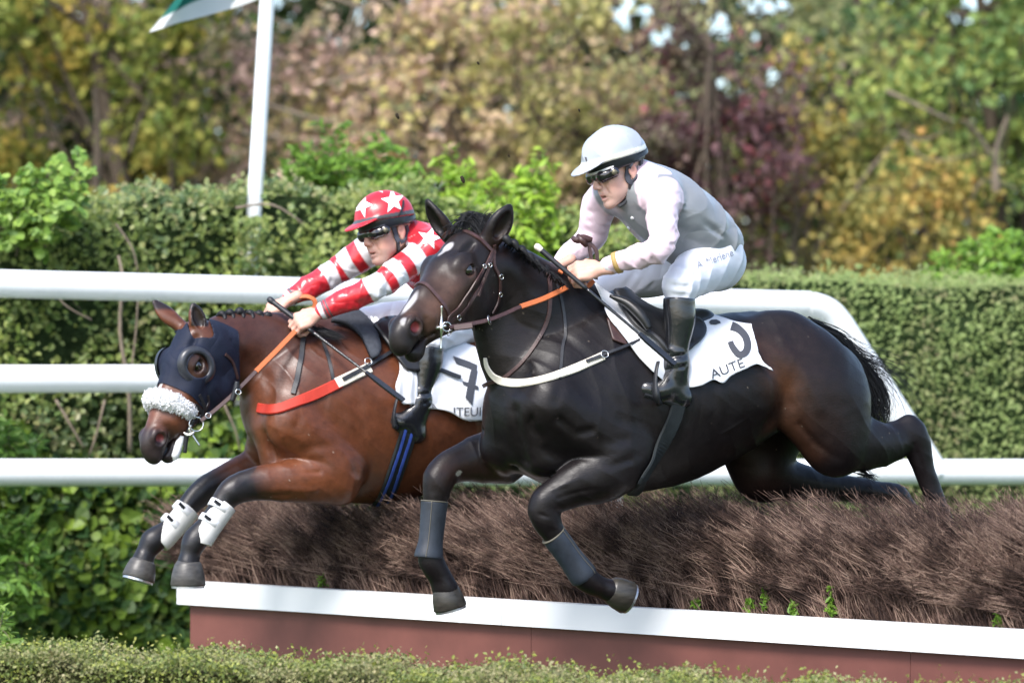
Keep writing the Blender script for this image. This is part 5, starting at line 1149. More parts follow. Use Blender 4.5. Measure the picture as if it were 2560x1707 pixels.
def segd(v, a, b):
    ab = b - a; t = np.clip((v - a) @ ab / (ab @ ab), 0, 1); return np.linalg.norm(v - a - t[:, None] * ab, axis=1), t
def rider(name, d, label, cat):
    pl = d['plane']; T = d['T']; par = root('person', label, 'jockey', d['base'], 'jockeys riding over the brush fence')
    A = T.ax(); LTp = pl.n; tl = unit(d['shN'] - d['shF'])
    # --- skin: head, neck, both hands (arms and trunk under the clothes keep it one figure)
    c = T(.01, 0, 0); f = Field(c - .22, c + .22, .003); f.cap(T(-.03, 0, -.03), d['neck'], .058, .062, .03); man_head(f, T); parts = [f.mesh(1)]
    Hm = T.inv(parts[0][0]); col0 = np.tile(V3(*d.get('skin', (.58, .335, .255))), (len(Hm), 1))
    bl = lambda p, r, w: (np.exp(-(((Hm - V3(*p)) / r) ** 2).sum(1)) * w)[:, None]
    for s in (1, -1): col0 = col0 * (1 - bl((.07, s * .045, -.04), .028, .35)) + V3(.60, .22, .17) * bl((.07, s * .045, -.04), .028, .35)
    for s in (1, -1): col0 = col0 * (1 - bl((-.005, s * .082, 0), .028, .5)) + V3(.62, .20, .15) * bl((-.005, s * .082, 0), .028, .5)
    col0 = col0 * (1 - bl((.122, 0, -.03), .016, .4)) + V3(.62, .24, .18) * bl((.122, 0, -.03), .016, .4)
    lm = (np.exp(-((Hm[:, 1] / .017) ** 2 + ((Hm[:, 2] + .073) / .012) ** 2 + ((Hm[:, 0] - .104) / .014) ** 2)) * .9)[:, None]; col0 = col0 * (1 - lm) + V3(.45, .12, .11) * lm
    bd = (sstep(-.05, -.08, Hm[:, 2]) * sstep(.0, .03, Hm[:, 0]) * d.get('stubble', .1))[:, None]; col0 = col0 * (1 - bd) + V3(.30, .21, .18) * bd
    cols = [col0]
    for w, dr, b in (d['handN'], d['handF']):
        f = Field(w - .15, w + .15, .0028); fist(f, w, dr, b, 1.05); m_ = f.mesh(1); parts.append(m_)
        cc = np.tile(V3(.60, .345, .265), (len(m_[0]), 1)); n_ = snoise(m_[0], 90, 4)[:, None]; cols.append(cc * (1 + .08 * n_))
    f = Field(*d['box'], .012)                     # limbs and trunk, hidden by the clothes
    f.chain([d['neck'], d['tor'][1][0], d['tor'][2][0], d['pelvis']], [.06, .09, .09, .10], .03)
    for sh, el, wr in ((d['shN'], d['elN'], d['wrN']), (d['shF'], d['elF'], d['wrF'])): f.chain([d['neck'], sh, el, wr], [.05, .036, .026, .020], .03)
    for hp, kn, an in ((d['hipN'], d['knN'], d['anN']), (d['hipF'], d['knF'], d['anF'])): f.chain([d['pelvis'], hp, kn, an], [.08, .060, .026, .022], .03)
    m_ = f.mesh(1); parts.append(m_); cols.append(np.tile(V3(.55, .33, .25), (len(m_[0]), 1)))
    v, q = join(parts); me = quadmesh('body', v, q); setcol(me, np.vstack(cols)); body = link('body', me, M['skin'], par); hb = bvh(*parts[0])
    for s in (1, -1):
        u = np.linspace(0, math.pi, 9)[:, None]; w_ = np.linspace(0, 2 * math.pi, 14, endpoint=False)[None, :]
        vv = np.stack([np.sin(u) * np.cos(w_), np.sin(u) * np.sin(w_), np.cos(u) + 0 * w_], -1).reshape(-1, 3) * .0125 + T(.088, s * .032, .002)
        link('eye', quadmesh('eye', vv, [(i * 14 + j, (i + 1) * 14 + j, (i + 1) * 14 + (j + 1) % 14, i * 14 + (j + 1) % 14) for i in range(8) for j in range(14)]), M['white_ink'], par)
    # --- jersey
    f = Field(*d['box'], .0055)
    tp = [p for p, r in d['tor']]; tr = [r for p, r in d['tor']]
    f.chain(tp, tr, .05, tl, d['torw'])
    f.cap(d['shN'] * .75 + tp[0] * .25, d['shF'] * .75 + tp[0] * .25, .072, .066, .05)
    f.cap(tp[0], d['neck'] * .62 + T(-.03, 0, -.05) * .38, .088, .062, .04)
    arms = []
    for sh, el, wr, rr in ((d['shN'], d['elN'], d['wrN'], d['armr'][0]), (d['shF'], d['elF'], d['wrF'], d['armr'][1])):
        mid1 = (sh + el) / 2; mid2 = (el + wr) / 2 + V3(0, 0, -.004); m3 = el * .25 + wr * .75
        f.chain([sh, mid1, el, mid2, m3, wr], rr, .035); arms.append((sh, el, wr))
        a1 = el - sh; 
        for t in (.35, .6, .85): c0 = sh + a1 * t; sd = unit(np.cross(a1, V3(.3, -1, .2))); f.ridge(c0 - sd * .06 + a1 * .08 - V3(0, .05, 0), c0 + sd * .06 - V3(0, .05, 0), .010, -.006)
        a2 = wr - el
        for t in (.12, .3, .5, .72): c0 = el + a2 * t; sd = unit(np.cross(a2, V3(0, -1, .1))); f.ridge(c0 - sd * .05 + a2 * .10 - V3(0, .04, 0), c0 + sd * .05 - V3(0, .04, 0), .009, -.005 if t > .2 else -.008)
    for A_, B_, r_, am in d.get('folds', []): f.ridge(A_, B_, r_, am)
    f.cap(T(.01, 0, -.07), d['neck'] + (d['neck'] - T(-.03, 0, -.03)) * 0 + V3(0, 0, -.01), .058, .06, .01, op='s')
    v, q = f.mesh(1); da = [np.minimum(segd(v, a_, b_)[0], segd(v, b_, c_)[0]) for a_, b_, c_ in arms]; ax_ = np.tile(unit(tp[0] - tp[-1]) * .75 + unit(d['shN'] - d['shF']) * .5, (len(v), 1)); am_ = np.zeros(len(v))
    for (a_, b_, c_), dd in zip(arms, da):
        up_ = segd(v, a_, b_)[0] < segd(v, b_, c_)[0]; m_ = dd < .088; dr_ = np.where(up_[:, None], unit(b_ - a_), unit(c_ - b_)); ax_[m_] = dr_[m_] * .9 + V3(.25, .1, .35); am_ = np.maximum(am_, m_ * 1.0)
    v = creases(v, q, .0066, 40, ax_, 61); v = creases(v, q, .0034, 84, ax_ + V3(.3, .2, -.3), 71, .4 + .8 * am_); me = quadmesh('jersey', v, q)
    jb = bvh(v, q); d['jcol'](v, me, arms, d); jersey = link('jersey', me, M['silk'] if not isinstance(d.get('jmat'), str) else M[d['jmat']], par)
    # --- breeches
    f = Field(*d['box'], .006)
    f.chain([d['tor'][-1][0], d['pelvis']], [d['tor'][-1][1] * .98, d['pr']], .04, tl, [1.0, 1.1])
    for hp, kn, rr in ((d['hipN'], d['knN'], d['thr'][0]), (d['hipF'], d['knF'], d['thr'][1])): f.chain([hp, (hp + kn) / 2 + V3(0, 0, .01), kn], rr, .06)
    f.cap(d['knN'], d['knN'] * .82 + d['anN'] * .18, d['thr'][0][2] * .94, .050, .02); f.cap(d['knN'] * .82 + d['anN'] * .18, d['knN'] * .6 + d['anN'] * .4, .050, .040, .01); f.cap(d['knF'], d['knF'] * .6 + d['anF'] * .4, d['thr'][1][2] * .94, .040, .02)
    ax = unit(d['anN'] - d['knN'])
    for i, t in enumerate((.01, .035, .06)): c0 = d['knN'] + ax * t + V3(0, -.06, 0); f.ridge(c0 + V3(-.07, 0, .014 * (1 - i)), c0 + V3(.05, 0, -.012 * i), .008, -.006)
    for i, t in enumerate((.15, .28, .42, .55, .7)):
        c0 = d['knN'] + (d['hipN'] - d['knN']) * t + V3(0, -.09, -.03); f.ridge(c0 + V3(-.02, 0, -.05), c0 + V3(.03, 0, .07), .009, -.004 * (1 + (i % 2)))
    for t in (.2, .35, .5): c0 = d['knF'] + (d['hipF'] - d['knF']) * t + V3(0, -.07, -.01); f.ridge(c0 + V3(-.03, 0, -.04), c0 + V3(.03, 0, .05), .010, -.006)
    v, q = f.mesh(1); kd = np.exp(-(np.linalg.norm(v - d['knN'], axis=1) / .16) ** 2); v = creases(v, q, .0045, 46, unit(d['knN'] - d['hipN']) + V3(0, 0, .5), 81); v = creases(v, q, .0034, 75, unit(d['anN'] - d['knN']), 91, kd); br = link('breeches', quadmesh('breeches', v, q), M['breeches'], par); bb = bvh(v, q)
    # --- boots
    for kn, an, ft, toe, hl in ((d['knN'], d['anN'], d['ftN'], d['toeN'], d['heelN']), (d['knF'], d['anF'], d['ftF'], d['toeF'], d['heelF'])):
        lo = np.minimum.reduce([kn, an, ft, toe, hl]) - .12; hi = np.maximum.reduce([kn, an, ft, toe, hl]) + .12
        f = Field(lo, hi, .005); t0 = kn + (an - kn) * .16
        f.chain([t0 - (an - kn) * .05, t0 + (an - kn) * .1, kn + (an - kn) * .45 + V3(.006, 0, 0), kn + (an - kn) * .78, an], [.057, .056, .055, .043, .042], .02)
        f.chain([an, ft, toe], [.044, .046, .034], .03, LTp, [1, .9, 1.0]); f.cap(an, hl, .038, .038, .03); f.cap(hl, ft, .034, .040, .03)
        f.cut(t0, -(an - kn))
        ax = unit(an - kn); n0 = V3(0, -1, 0)
        for j, t in enumerate((.83, .90, .97, 1.04)): c0 = kn + (an - kn) * t + n0 * .04; f.ridge(c0 + V3(-.045, 0, .012 * (-1) ** j), c0 + V3(.04, 0, -.012 * (-1) ** j), .009, -.009 if j % 2 else .006)
        v, q = f.mesh(1); bo = link('riding_boot', quadmesh('riding_boot', v, q), M['gloss_black'], par)
        up = unit(an - (hl + toe) / 2); pts = spline([hl - up * .030, ft * .5 + hl * .5 - up * .036, ft - up * .038, toe - up * .024], 5)
        v, q = ribbon(pts, np.tile(-up, (len(pts), 1)), np.linspace(.062, .075, len(pts)), .008); link('sole', quadmesh('sole', v, q, False), M['black_strap'], bo)
    return par, T, hb, jb, bb, body, jersey, br

# ---- near rider: silver and pink
HANDN = P(1440, 682, -.36)
def col_silver(v, me, arms, d):
    c = np.tile(V3(.235, .245, .26), (len(v), 1)); pink = V3(.78, .60, .675)
    td = np.minimum.reduce([segd(v, d['tor'][i][0], d['tor'][i + 1][0])[0] for i in range(len(d['tor']) - 1)]) - .10
    m = np.zeros(len(v))
    for sh, el, wr in arms:
        a1 = segd(v, sh * .92 + el * .08, el)[0]; a2 = segd(v, el, wr)[0]; m = np.maximum(m, sstep(.082, .074, np.minimum(a1, a2)))
    for a, b, r in d['panels']: m = np.maximum(m, sstep(r + .004, r - .004, segd(v, a, b)[0]))
    c = c * (1 - m[:, None]) + pink * m[:, None]; setcol(me, c)
SIL = dict(plane=HN, T=nod(Pose([[-0.7879, 0.5091, -0.3463], [-0.4818, -0.86, -0.1682], [-0.3835, 0.0343, 0.9229]], (0.4117, -0.2552, 2.5338), 1.068), 5, 1.03),
    base=P(1760, 700, -.05), neck=P(1600, 440, -.22), shN=P(1660, 482, -.33), elN=P(1652, 618, -.46), wrN=P(1522, 664, -.40), shF=P(1500, 500, -.10), elF=P(1478, 592, -.06), wrF=P(1405, 655, -.10),
    armr=([.064, .060, .052, .044, .037, .033], [.062, .060, .055, .046, .040, .034]),
    handN=(P(1502, 672, -.40), V3(-1, .05, -.12), V3(.05, -.85, .5)), handF=(P(1402, 660, -.12), V3(-.75, .1, -.35), V3(-.2, -.5, .8)),
    tor=[(P(1592, 468, -.21), .105), (P(1650, 515, -.18), .140), (P(1712, 565, -.12), .145), (P(1768, 612, -.05), .132)], torw=[1.25, 1.18, 1.12, 1.1],
    pelvis=P(1790, 655, .0), pr=.105, hipN=a_(1785, 655, .10), knN=a_(1700, 714, .27), anN=a_(1690, 912, .275), hipF=a_(1765, 660, -.10), knF=a_(1515, 722, -.25), anF=a_(1545, 930, -.30),
    thr=([.108, .092, .066], [.10, .085, .062]), ftN=a_(1662, 976, .27), toeN=a_(1614, 972, .25), heelN=a_(1704, 994, .275), ftF=a_(1530, 960, -.3), toeF=a_(1480, 965, -.3), heelF=a_(1560, 965, -.3),
    box=((-.0 + .12, -.75, 1.58), (1.15, .55, 2.75)), stubble=.12, skin=(.66, .42, .345), jcol=col_silver,
    panels=[(P(1618, 405, -.33), P(1612, 470, -.36), .045), (P(1612, 470, -.36), P(1604, 535, -.36), .034), (P(1512, 508, -.30), P(1532, 550, -.33), .036), (P(1625, 415, -.3), P(1650, 440, -.3), .045)],
    folds=[(P(1690, 520, -.36), P(1790, 540, -.2), .008, .004), (P(1590, 560, -.42), P(1640, 600, -.4), .010, -.006), (P(1610, 590, -.42), P(1700, 640, -.3), .012, -.008), (P(1760, 550, -.3), P(1800, 590, -.2), .012, -.010), (P(1700, 640, -.3), P(1780, 610, -.25), .010, -.008),
           (P(1580, 520, -.42), P(1570, 600, -.42), .006, .005), (P(1680, 445, -.35), P(1750, 520, -.3), .007, -.004)])
# ---- build the near rider
R1, T1, H1, J1, B1, body1, jer1, bre1 = rider('person', SIL, 'jockey in silver and pink silks on the black horse, knees bent, looking down', 'jockey')
sh1, cp1, C1, S1 = helmet(T1, R1, (.39, .42, .465), None, (.74, .73, .64)); sh1.name = 'helmet'; tag(sh1, 'helmet in a silver silk cap')
g1 = goggles(T1, R1, 1)
strap('ear_guard', H1, z2((880, 480), (845, 560), (860, 640), (900, 660)), .022, M['guard'], sh1, off=.008, th=.004)
strap('ear_guard', H1, z2((965, 440), (960, 530), (930, 610), (880, 670)), .016, M['guard'], sh1, off=.008, th=.004)
strap('chin_strap', H1, z2((880, 655), (872, 720), (868, 790), (820, 850), (770, 880)), .014, M['black_strap'], sh1, off=.005, th=.006)
v, q = tube([SIL['elN'] * .2 + SIL['wrN'] * .8, SIL['elN'] * .12 + SIL['wrN'] * .88], [.0435, .0425], 20); link('cuff_band', quadmesh('cuff_band', v, q), M['cuffband'], jer1)
decal('helmet_stripe', C1, [z2((455, 420), (475, 425), (480, 462), (470, 465))], M['darkgrey'], cp1, .002)
v, q = tube([SIL['wrN'] * .9 + SIL['elN'] * .1, SIL['wrN'] + (SIL['wrN'] - SIL['elN']) * .06], [.034, .031], 18); link('cuff', quadmesh('cuff', v, q), M['white_ink'], jer1)
for x, y in ((885, 1180), (868, 1080), (900, 990)):
    h = castpx(J1, *z2((x, y))[0])
    if h[0] is not None:
        p = np.array(h[0]); n = np.array(h[1]); v, q = tube([p, p + n * .005], [.0075, .006], 12, (.3, 0, 1)); link('button', quadmesh('button', v, q), M['white_ink'], jer1)
M['faintink'] = mat('faint_ink', (.27, .28, .34), .6, .3)
shell_trim(T1, sh1, M['white_ink'], .009)
decal_text('lettering', B1, 'A. Merlene', (1744, 672), (20, -7.5), (-7, -24), M['faintink'], bre1, .002, 4.0)
dress_black()
# whip in the near hand
wp = root('riding_whip', 'black riding whip held by the silver and pink jockey, pointing down past his boot', 'whip', P(1450, 690, -.42), 'riding whips')
wa, wb = P(1343, 617, -.40), P(1688, 911, -.50)
L_ = lambda t: wa * (1 - t) + wb * t
rod('handle', [L_(.0), L_(.04), L_(.16), L_(.36)], [.011, .0105, .0095, .008], M['black_strap'], wp)
rod('knob', [L_(-.015), L_(.0), L_(.02), L_(.035)], [.008, .0135, .0125, .010], M['buff'], wp)
rod('shaft', [L_(.36), L_(.55), L_(.74), L_(.76)], [.007, .006, .006, .008], M['gloss_black'], wp)
v, q = ribbon([L_(.74), L_(.8), L_(.9), L_(.97), L_(1.0)], np.tile(V3(.3, -.8, .5), (5, 1)), [.016, .026, .026, .026, .022], .006); link('flap', quadmesh('flap', v, q, False), M['gloss_black'], wp)
# stirrup
st = rod('stirrup', [a_(1645, 905, .33), a_(1640, 930, .345), a_(1638, 962, .352), a_(1640, 988, .352), a_(1644, 1006, .34)], [.006, .006, .008, .012, .008], M['black_strap'], near, e=LT, w=1.8)
rod('tread', [a_(1644, 1004, .34), a_(1648, 1006, .29), a_(1656, 1008, .22)], [.010, .012, .010], M['black_strap'], st)
# ================= second horse: bay with a hood ==================
HB = Plane(P(1075, 1000, 1.35), RAD(25)); b_ = HB.at; LB_ = HB.n
TB = Pose([[-0.405, 0.6547, -0.6382], [-0.3471, -0.7558, -0.5552], [-0.8459, -0.0034, 0.5334]], (-1.2836, 0.8103, 1.9735), 1.05, (.985, 1.10, 1.12))
def build_bay():
    f = Field((-1.85, .10, .70), (.80, 2.45, 2.28), .0055)
    f.chain([b_(772, 1010), b_(878, 1030), b_(990, 1038), b_(1120, 1010), b_(1250, 985), b_(1370, 965), b_(1445, 985)], [.29, .375, .355, .32, .275, .26, .19], .05, LB_, [.82, .74, .84, .9, .95, 1, 1])
    f.chain([b_(840, 925), b_(760, 905), b_(680, 880), b_(610, 862), b_(560, 862)], [.21, .20, .165, .135, .115], .07, LB_, [.6, .62, .62, .62, .66])
    f.chain([b_(770, 990), b_(715, 975), b_(655, 930), b_(605, 900)], [.25, .18, .125, .10], .07, LB_, [.85, .7, .66, .66])
    f.cap(b_(565, 865), TB(.06, 0, -.08), .11, .10, .06)
    f.cap(b_(850, 900, .12), b_(730, 1060, .18), .08, .11, .07, LB_, .55)
    f.cap(b_(730, 1060, .18), b_(850, 1165, .2), .105, .10, .05, LB_, .8)
    f.cap(b_(690, 1070, .08), b_(700, 1150, .09), .10, .085, .04)
    f.cap(b_(690, 1060, -.12), b_(665, 1130, -.15), .10, .09, .05)
    # near fore
    f.chain([b_(842, 1195, .2), b_(770, 1200, .2), b_(695, 1204, .185), b_(628, 1211, .17), b_(580, 1228, .165), b_(553, 1262, .16)], [.110, .094, .078, .064, .056, .042], .045, LB_, [.75, .78, .82, .88, .92, .92])
    f.ell(b_(852, 1222, .2), [HB.f, LB_, V3(0, 0, 1)], (.06, .05, .06), .03)
    f.chain([b_(553, 1262, .16), b_(522, 1305, .16), b_(495, 1342, .16), b_(483, 1358, .16), b_(474, 1388, .16), b_(470, 1412, .16)], [.042, .036, .046, .044, .037, .046], .02)
    # far fore
    f.chain([b_(720, 1140, -.17), b_(640, 1170, -.17), b_(570, 1196, -.165), b_(508, 1228, -.16), b_(468, 1268, -.155)], [.11, .080, .062, .054, .040], .045, LB_, [.8, .85, .88, .92, .92])
    f.chain([b_(468, 1268, -.155), b_(430, 1312, -.155), b_(392, 1345, -.155), b_(378, 1358, -.155), b_(364, 1385, -.155), b_(356, 1405, -.155)], [.040, .036, .046, .044, .036, .045], .02)
    # hind legs (behind the black horse)
    f.chain([b_(1400, 960, .12), b_(1440, 1050, .15)], [.17, .12], .06, LB_, [.6, .7]); f.chain([b_(1440, 1055, .15), b_(1510, 1100, .14), b_(1560, 1110, .14), b_(1600, 1190, .14)], [.10, .06, .05, .035], .05)
    f.chain([b_(1390, 970, -.12), b_(1380, 1080, -.15)], [.17, .11], .06, LB_, [.6, .7]); f.chain([b_(1380, 1085, -.15), b_(1460, 1130, -.14), b_(1510, 1135, -.14), b_(1550, 1210, -.14)], [.10, .06, .05, .035], .05)
    # relief
    f.ridges([b_(620, 900, .1), b_(680, 960, .12), b_(720, 1020, .15)], .028, -.010)
    f.ridges([b_(835, 900, .25), b_(775, 980, .27), b_(745, 1060, .27)], .022, -.010)
    f.ridges([b_(676, 1080, .16), b_(690, 1150, .14)], .022, -.016)
    f.ridges([b_(725, 1150, .25), b_(780, 1120, .27), b_(850, 1110, .29)], .020, -.012)
    f.ridges([b_(895, 960, .30), b_(905, 1080, .30), b_(895, 1180, .29)], .026, -.013)
    f.ridges([b_(640, 1192, .2), b_(720, 1185, .24), b_(800, 1180, .27)], .010, -.006); f.ridges([b_(620, 1222, .2), b_(700, 1222, .24), b_(790, 1226, .27)], .012, .006); f.ridges([b_(640, 1236, .2), b_(720, 1238, .24)], .010, -.006)
    f.ridges([b_(760, 1080, .28), b_(800, 1040, .28), b_(860, 1020, .3)], .016, -.006)
    for (x0, y0, x1, y1) in ((700, 1000, 740, 1070), (640, 900, 735, 890), (740, 1090, 790, 1130), (705, 1090, 715, 1170)): f.ridge(b_(x0, y0, .24), b_(x1, y1, .25), .006, .004)
    f.ridges([b_(560, 1215, .22), b_(566, 1240, .22)], .010, -.004)
    horse_head(f, TB, .004)
    A = TB.ax()
    e = TB(0, .05, .02)[1]; ear(f, P(500, 828, e), P(484, 762, e - .01), A[1], V3(.45, -.88, 0), 1.05)
    e = TB(0, -.05, .02)[1]; ear(f, P(446, 812, e), P(384, 756, e), A[1], V3(-.75, .65, 0) * 1.0, 1.12)
    v, q = f.mesh(1); n = vnormals(v, q); v = v + n * (snoise(v, 20, 15) * .0028 + snoise(v, 45, 16) * .0014)[:, None]
    mk = sstep(.30, .42, np.linalg.norm(v - TB(.25, 0, -.05), axis=1)); v = creases(v, q, .0030, 26, V3(.8, .1, .45), 8, mk); v = creases(v, q, .0009, 60, V3(.5, .1, .8), 18, mk)
    return v, q
vY, qY = build_bay()
def col_bay(v):
    n = snoise(v, 9, 21) * .5 + .5; n = np.clip(n + .10 * snoise(v, 40, 24), 0, 1); c = V3(.135, .042, .017) * (1 - .6 * n)[:, None] + V3(.060, .020, .011) * (.6 * n)[:, None]
    pt = lambda s, t: b_(s[0], s[1], t)
    def seg(a, b):
        ab = b - a; t = np.clip((v - a) @ ab / (ab @ ab), 0, 1); return np.linalg.norm(v - a - t[:, None] * ab, axis=1), t
    blk = V3(.012, .011, .013)
    def mixc(m, k):
        nonlocal c
        m = np.clip(m, 0, 1)[:, None]; c = c * (1 - m) + k * m
    # black points on the legs
    for pts in ([b_(700, 1190, .2), b_(628, 1208, .17), b_(560, 1245, .16), b_(470, 1420, .16)], [b_(600, 1170, -.17), b_(508, 1228, -.16), b_(460, 1280, -.15), b_(350, 1410, -.15)]):
        D_ = []; A_ = []; acc = 0
        for i in range(3): d, t = seg(pts[i], pts[i + 1]); L_n = np.linalg.norm(pts[i + 1] - pts[i]); D_.append(d); A_.append(acc + t * L_n); acc += L_n
        D_ = np.array(D_); k_ = D_.argmin(0); dm = D_.min(0); ar = np.array(A_)[k_, np.arange(len(v))]; mixc(sstep(.12, .09, dm) * sstep(.01, .17, ar + .035 * snoise(v, 26, 23)), blk)
    d, t = seg(b_(600, 1245, .16), b_(720, 1262, .2)); mixc(sstep(.03, .01, d) * .6, blk)
    # darker neck and back, lighter shoulder
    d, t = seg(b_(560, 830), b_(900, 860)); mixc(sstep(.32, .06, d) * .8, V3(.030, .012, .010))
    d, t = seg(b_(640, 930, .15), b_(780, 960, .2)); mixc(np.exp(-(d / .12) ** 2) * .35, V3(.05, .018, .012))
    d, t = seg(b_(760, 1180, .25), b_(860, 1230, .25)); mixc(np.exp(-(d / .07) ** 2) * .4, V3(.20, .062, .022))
    H = TB.inv(v); hd = sstep(.0, .06, H[:, 0]) * (np.linalg.norm(v - TB(.3, 0, 0), axis=1) < .5)
    mixc(hd * .25, V3(.13, .052, .030)); mz = hd * sstep(.43, .52, H[:, 0] - .25 * (H[:, 2] + .05)); mixc(mz * .9, V3(.020, .018, .020))
    mixc(hd * np.exp(-(((H[:, 0] - .45) / .05) ** 2 + ((H[:, 2] + .01) / .05) ** 2)) * .4, V3(.17, .07, .045))
    d = np.sqrt((H[:, 0] - .522) ** 2 + (np.abs(H[:, 1]) - .034) ** 2 + (H[:, 2] + .046) ** 2); mixc(sstep(.022, .012, d) * .8, V3(.28, .05, .05))
    mixc(((np.abs(H[:, 1]) < .010) & (H[:, 0] > .27) & (H[:, 0] < .40) & (H[:, 2] > -.03)) * .8, V3(.55, .52, .50))
    e = np.linalg.norm(v - TB(-.06, .07, .04), axis=1); mixc(sstep(.09, .03, e) * 0, blk)
    rs_ = np.random.RandomState(4); ix = rs_.randint(0, len(v), 170); c[ix] = c[ix] * .4 + V3(.25, .20, .16) * rs_.rand(170, 1)
    px, py = px_of(v); mixc(sstep(779, 768, py) * (px < 540) * .9, blk); mixc(((px > 478) & (px < 520) & (py < 815) & (v[:, 1] < 1.0)) * .95, V3(.014, .010, .009))
    mixc(np.exp(-((np.linalg.norm(v - TB(.19, .10, -.02), axis=1)) / .075) ** 2) * .95, V3(.020, .012, .010))
    return c
bay = root('racehorse', 'bay racehorse in a dark blue hood with white fleece noseband and number 7 cloth', 'horse', P(1075, 1420, 1.35), 'racehorses jumping the brush fence')
me = quadmesh('body', vY, qY); setcol(me, col_bay(vY)); link('body', me, M['bay_coat'], bay); BY = bvh(vY, qY)
for s in (1, -1): eyeball(TB, s, bay)
hoof('hoof', b_(470, 1408, .16), b_(470, 1464, .16), .060, .073, LB_, .94, bay, M['hoofgrey'])
hoof('hoof', b_(358, 1402, -.155), b_(345, 1447, -.155), .057, .070, LB_, .94, bay, M['hoofgrey'])
M['hood'] = mat('navy_hood_fabric', (.008, .012, .028), .7, .3, noise=(10, .2, 3), bump=(9, .5, .012, (1, 1, 1), 2), folds=(9, .5, .015, (1, 1, 1)))
M['cup'] = mat('eye_cup_leather', (.030, .032, .040), .33, .5, noise=(30, .3, 3))
M['fleece'] = mat('white_fleece', (.90, .90, .91), .95, .1)
M['redstrap'] = mat('red_webbing', (.46, .040, .024), .6, .3, noise=(40, .08, 3), bump=(200, .2, .0008))
M['blue'] = mat('blue_stripe', (.035, .075, .34), .6, .3, noise=(80, .2, 3))
M['pad'] = mat('charcoal_pad', (.045, .050, .062), .8, .2, noise=(60, .25, 2), bump=(120, .6, .003))
M['whiteboot'] = mat('white_tendon_boot', (.66, .65, .62), .5, .4, noise=(12, .12, 4), bump=(30, .2, .002))

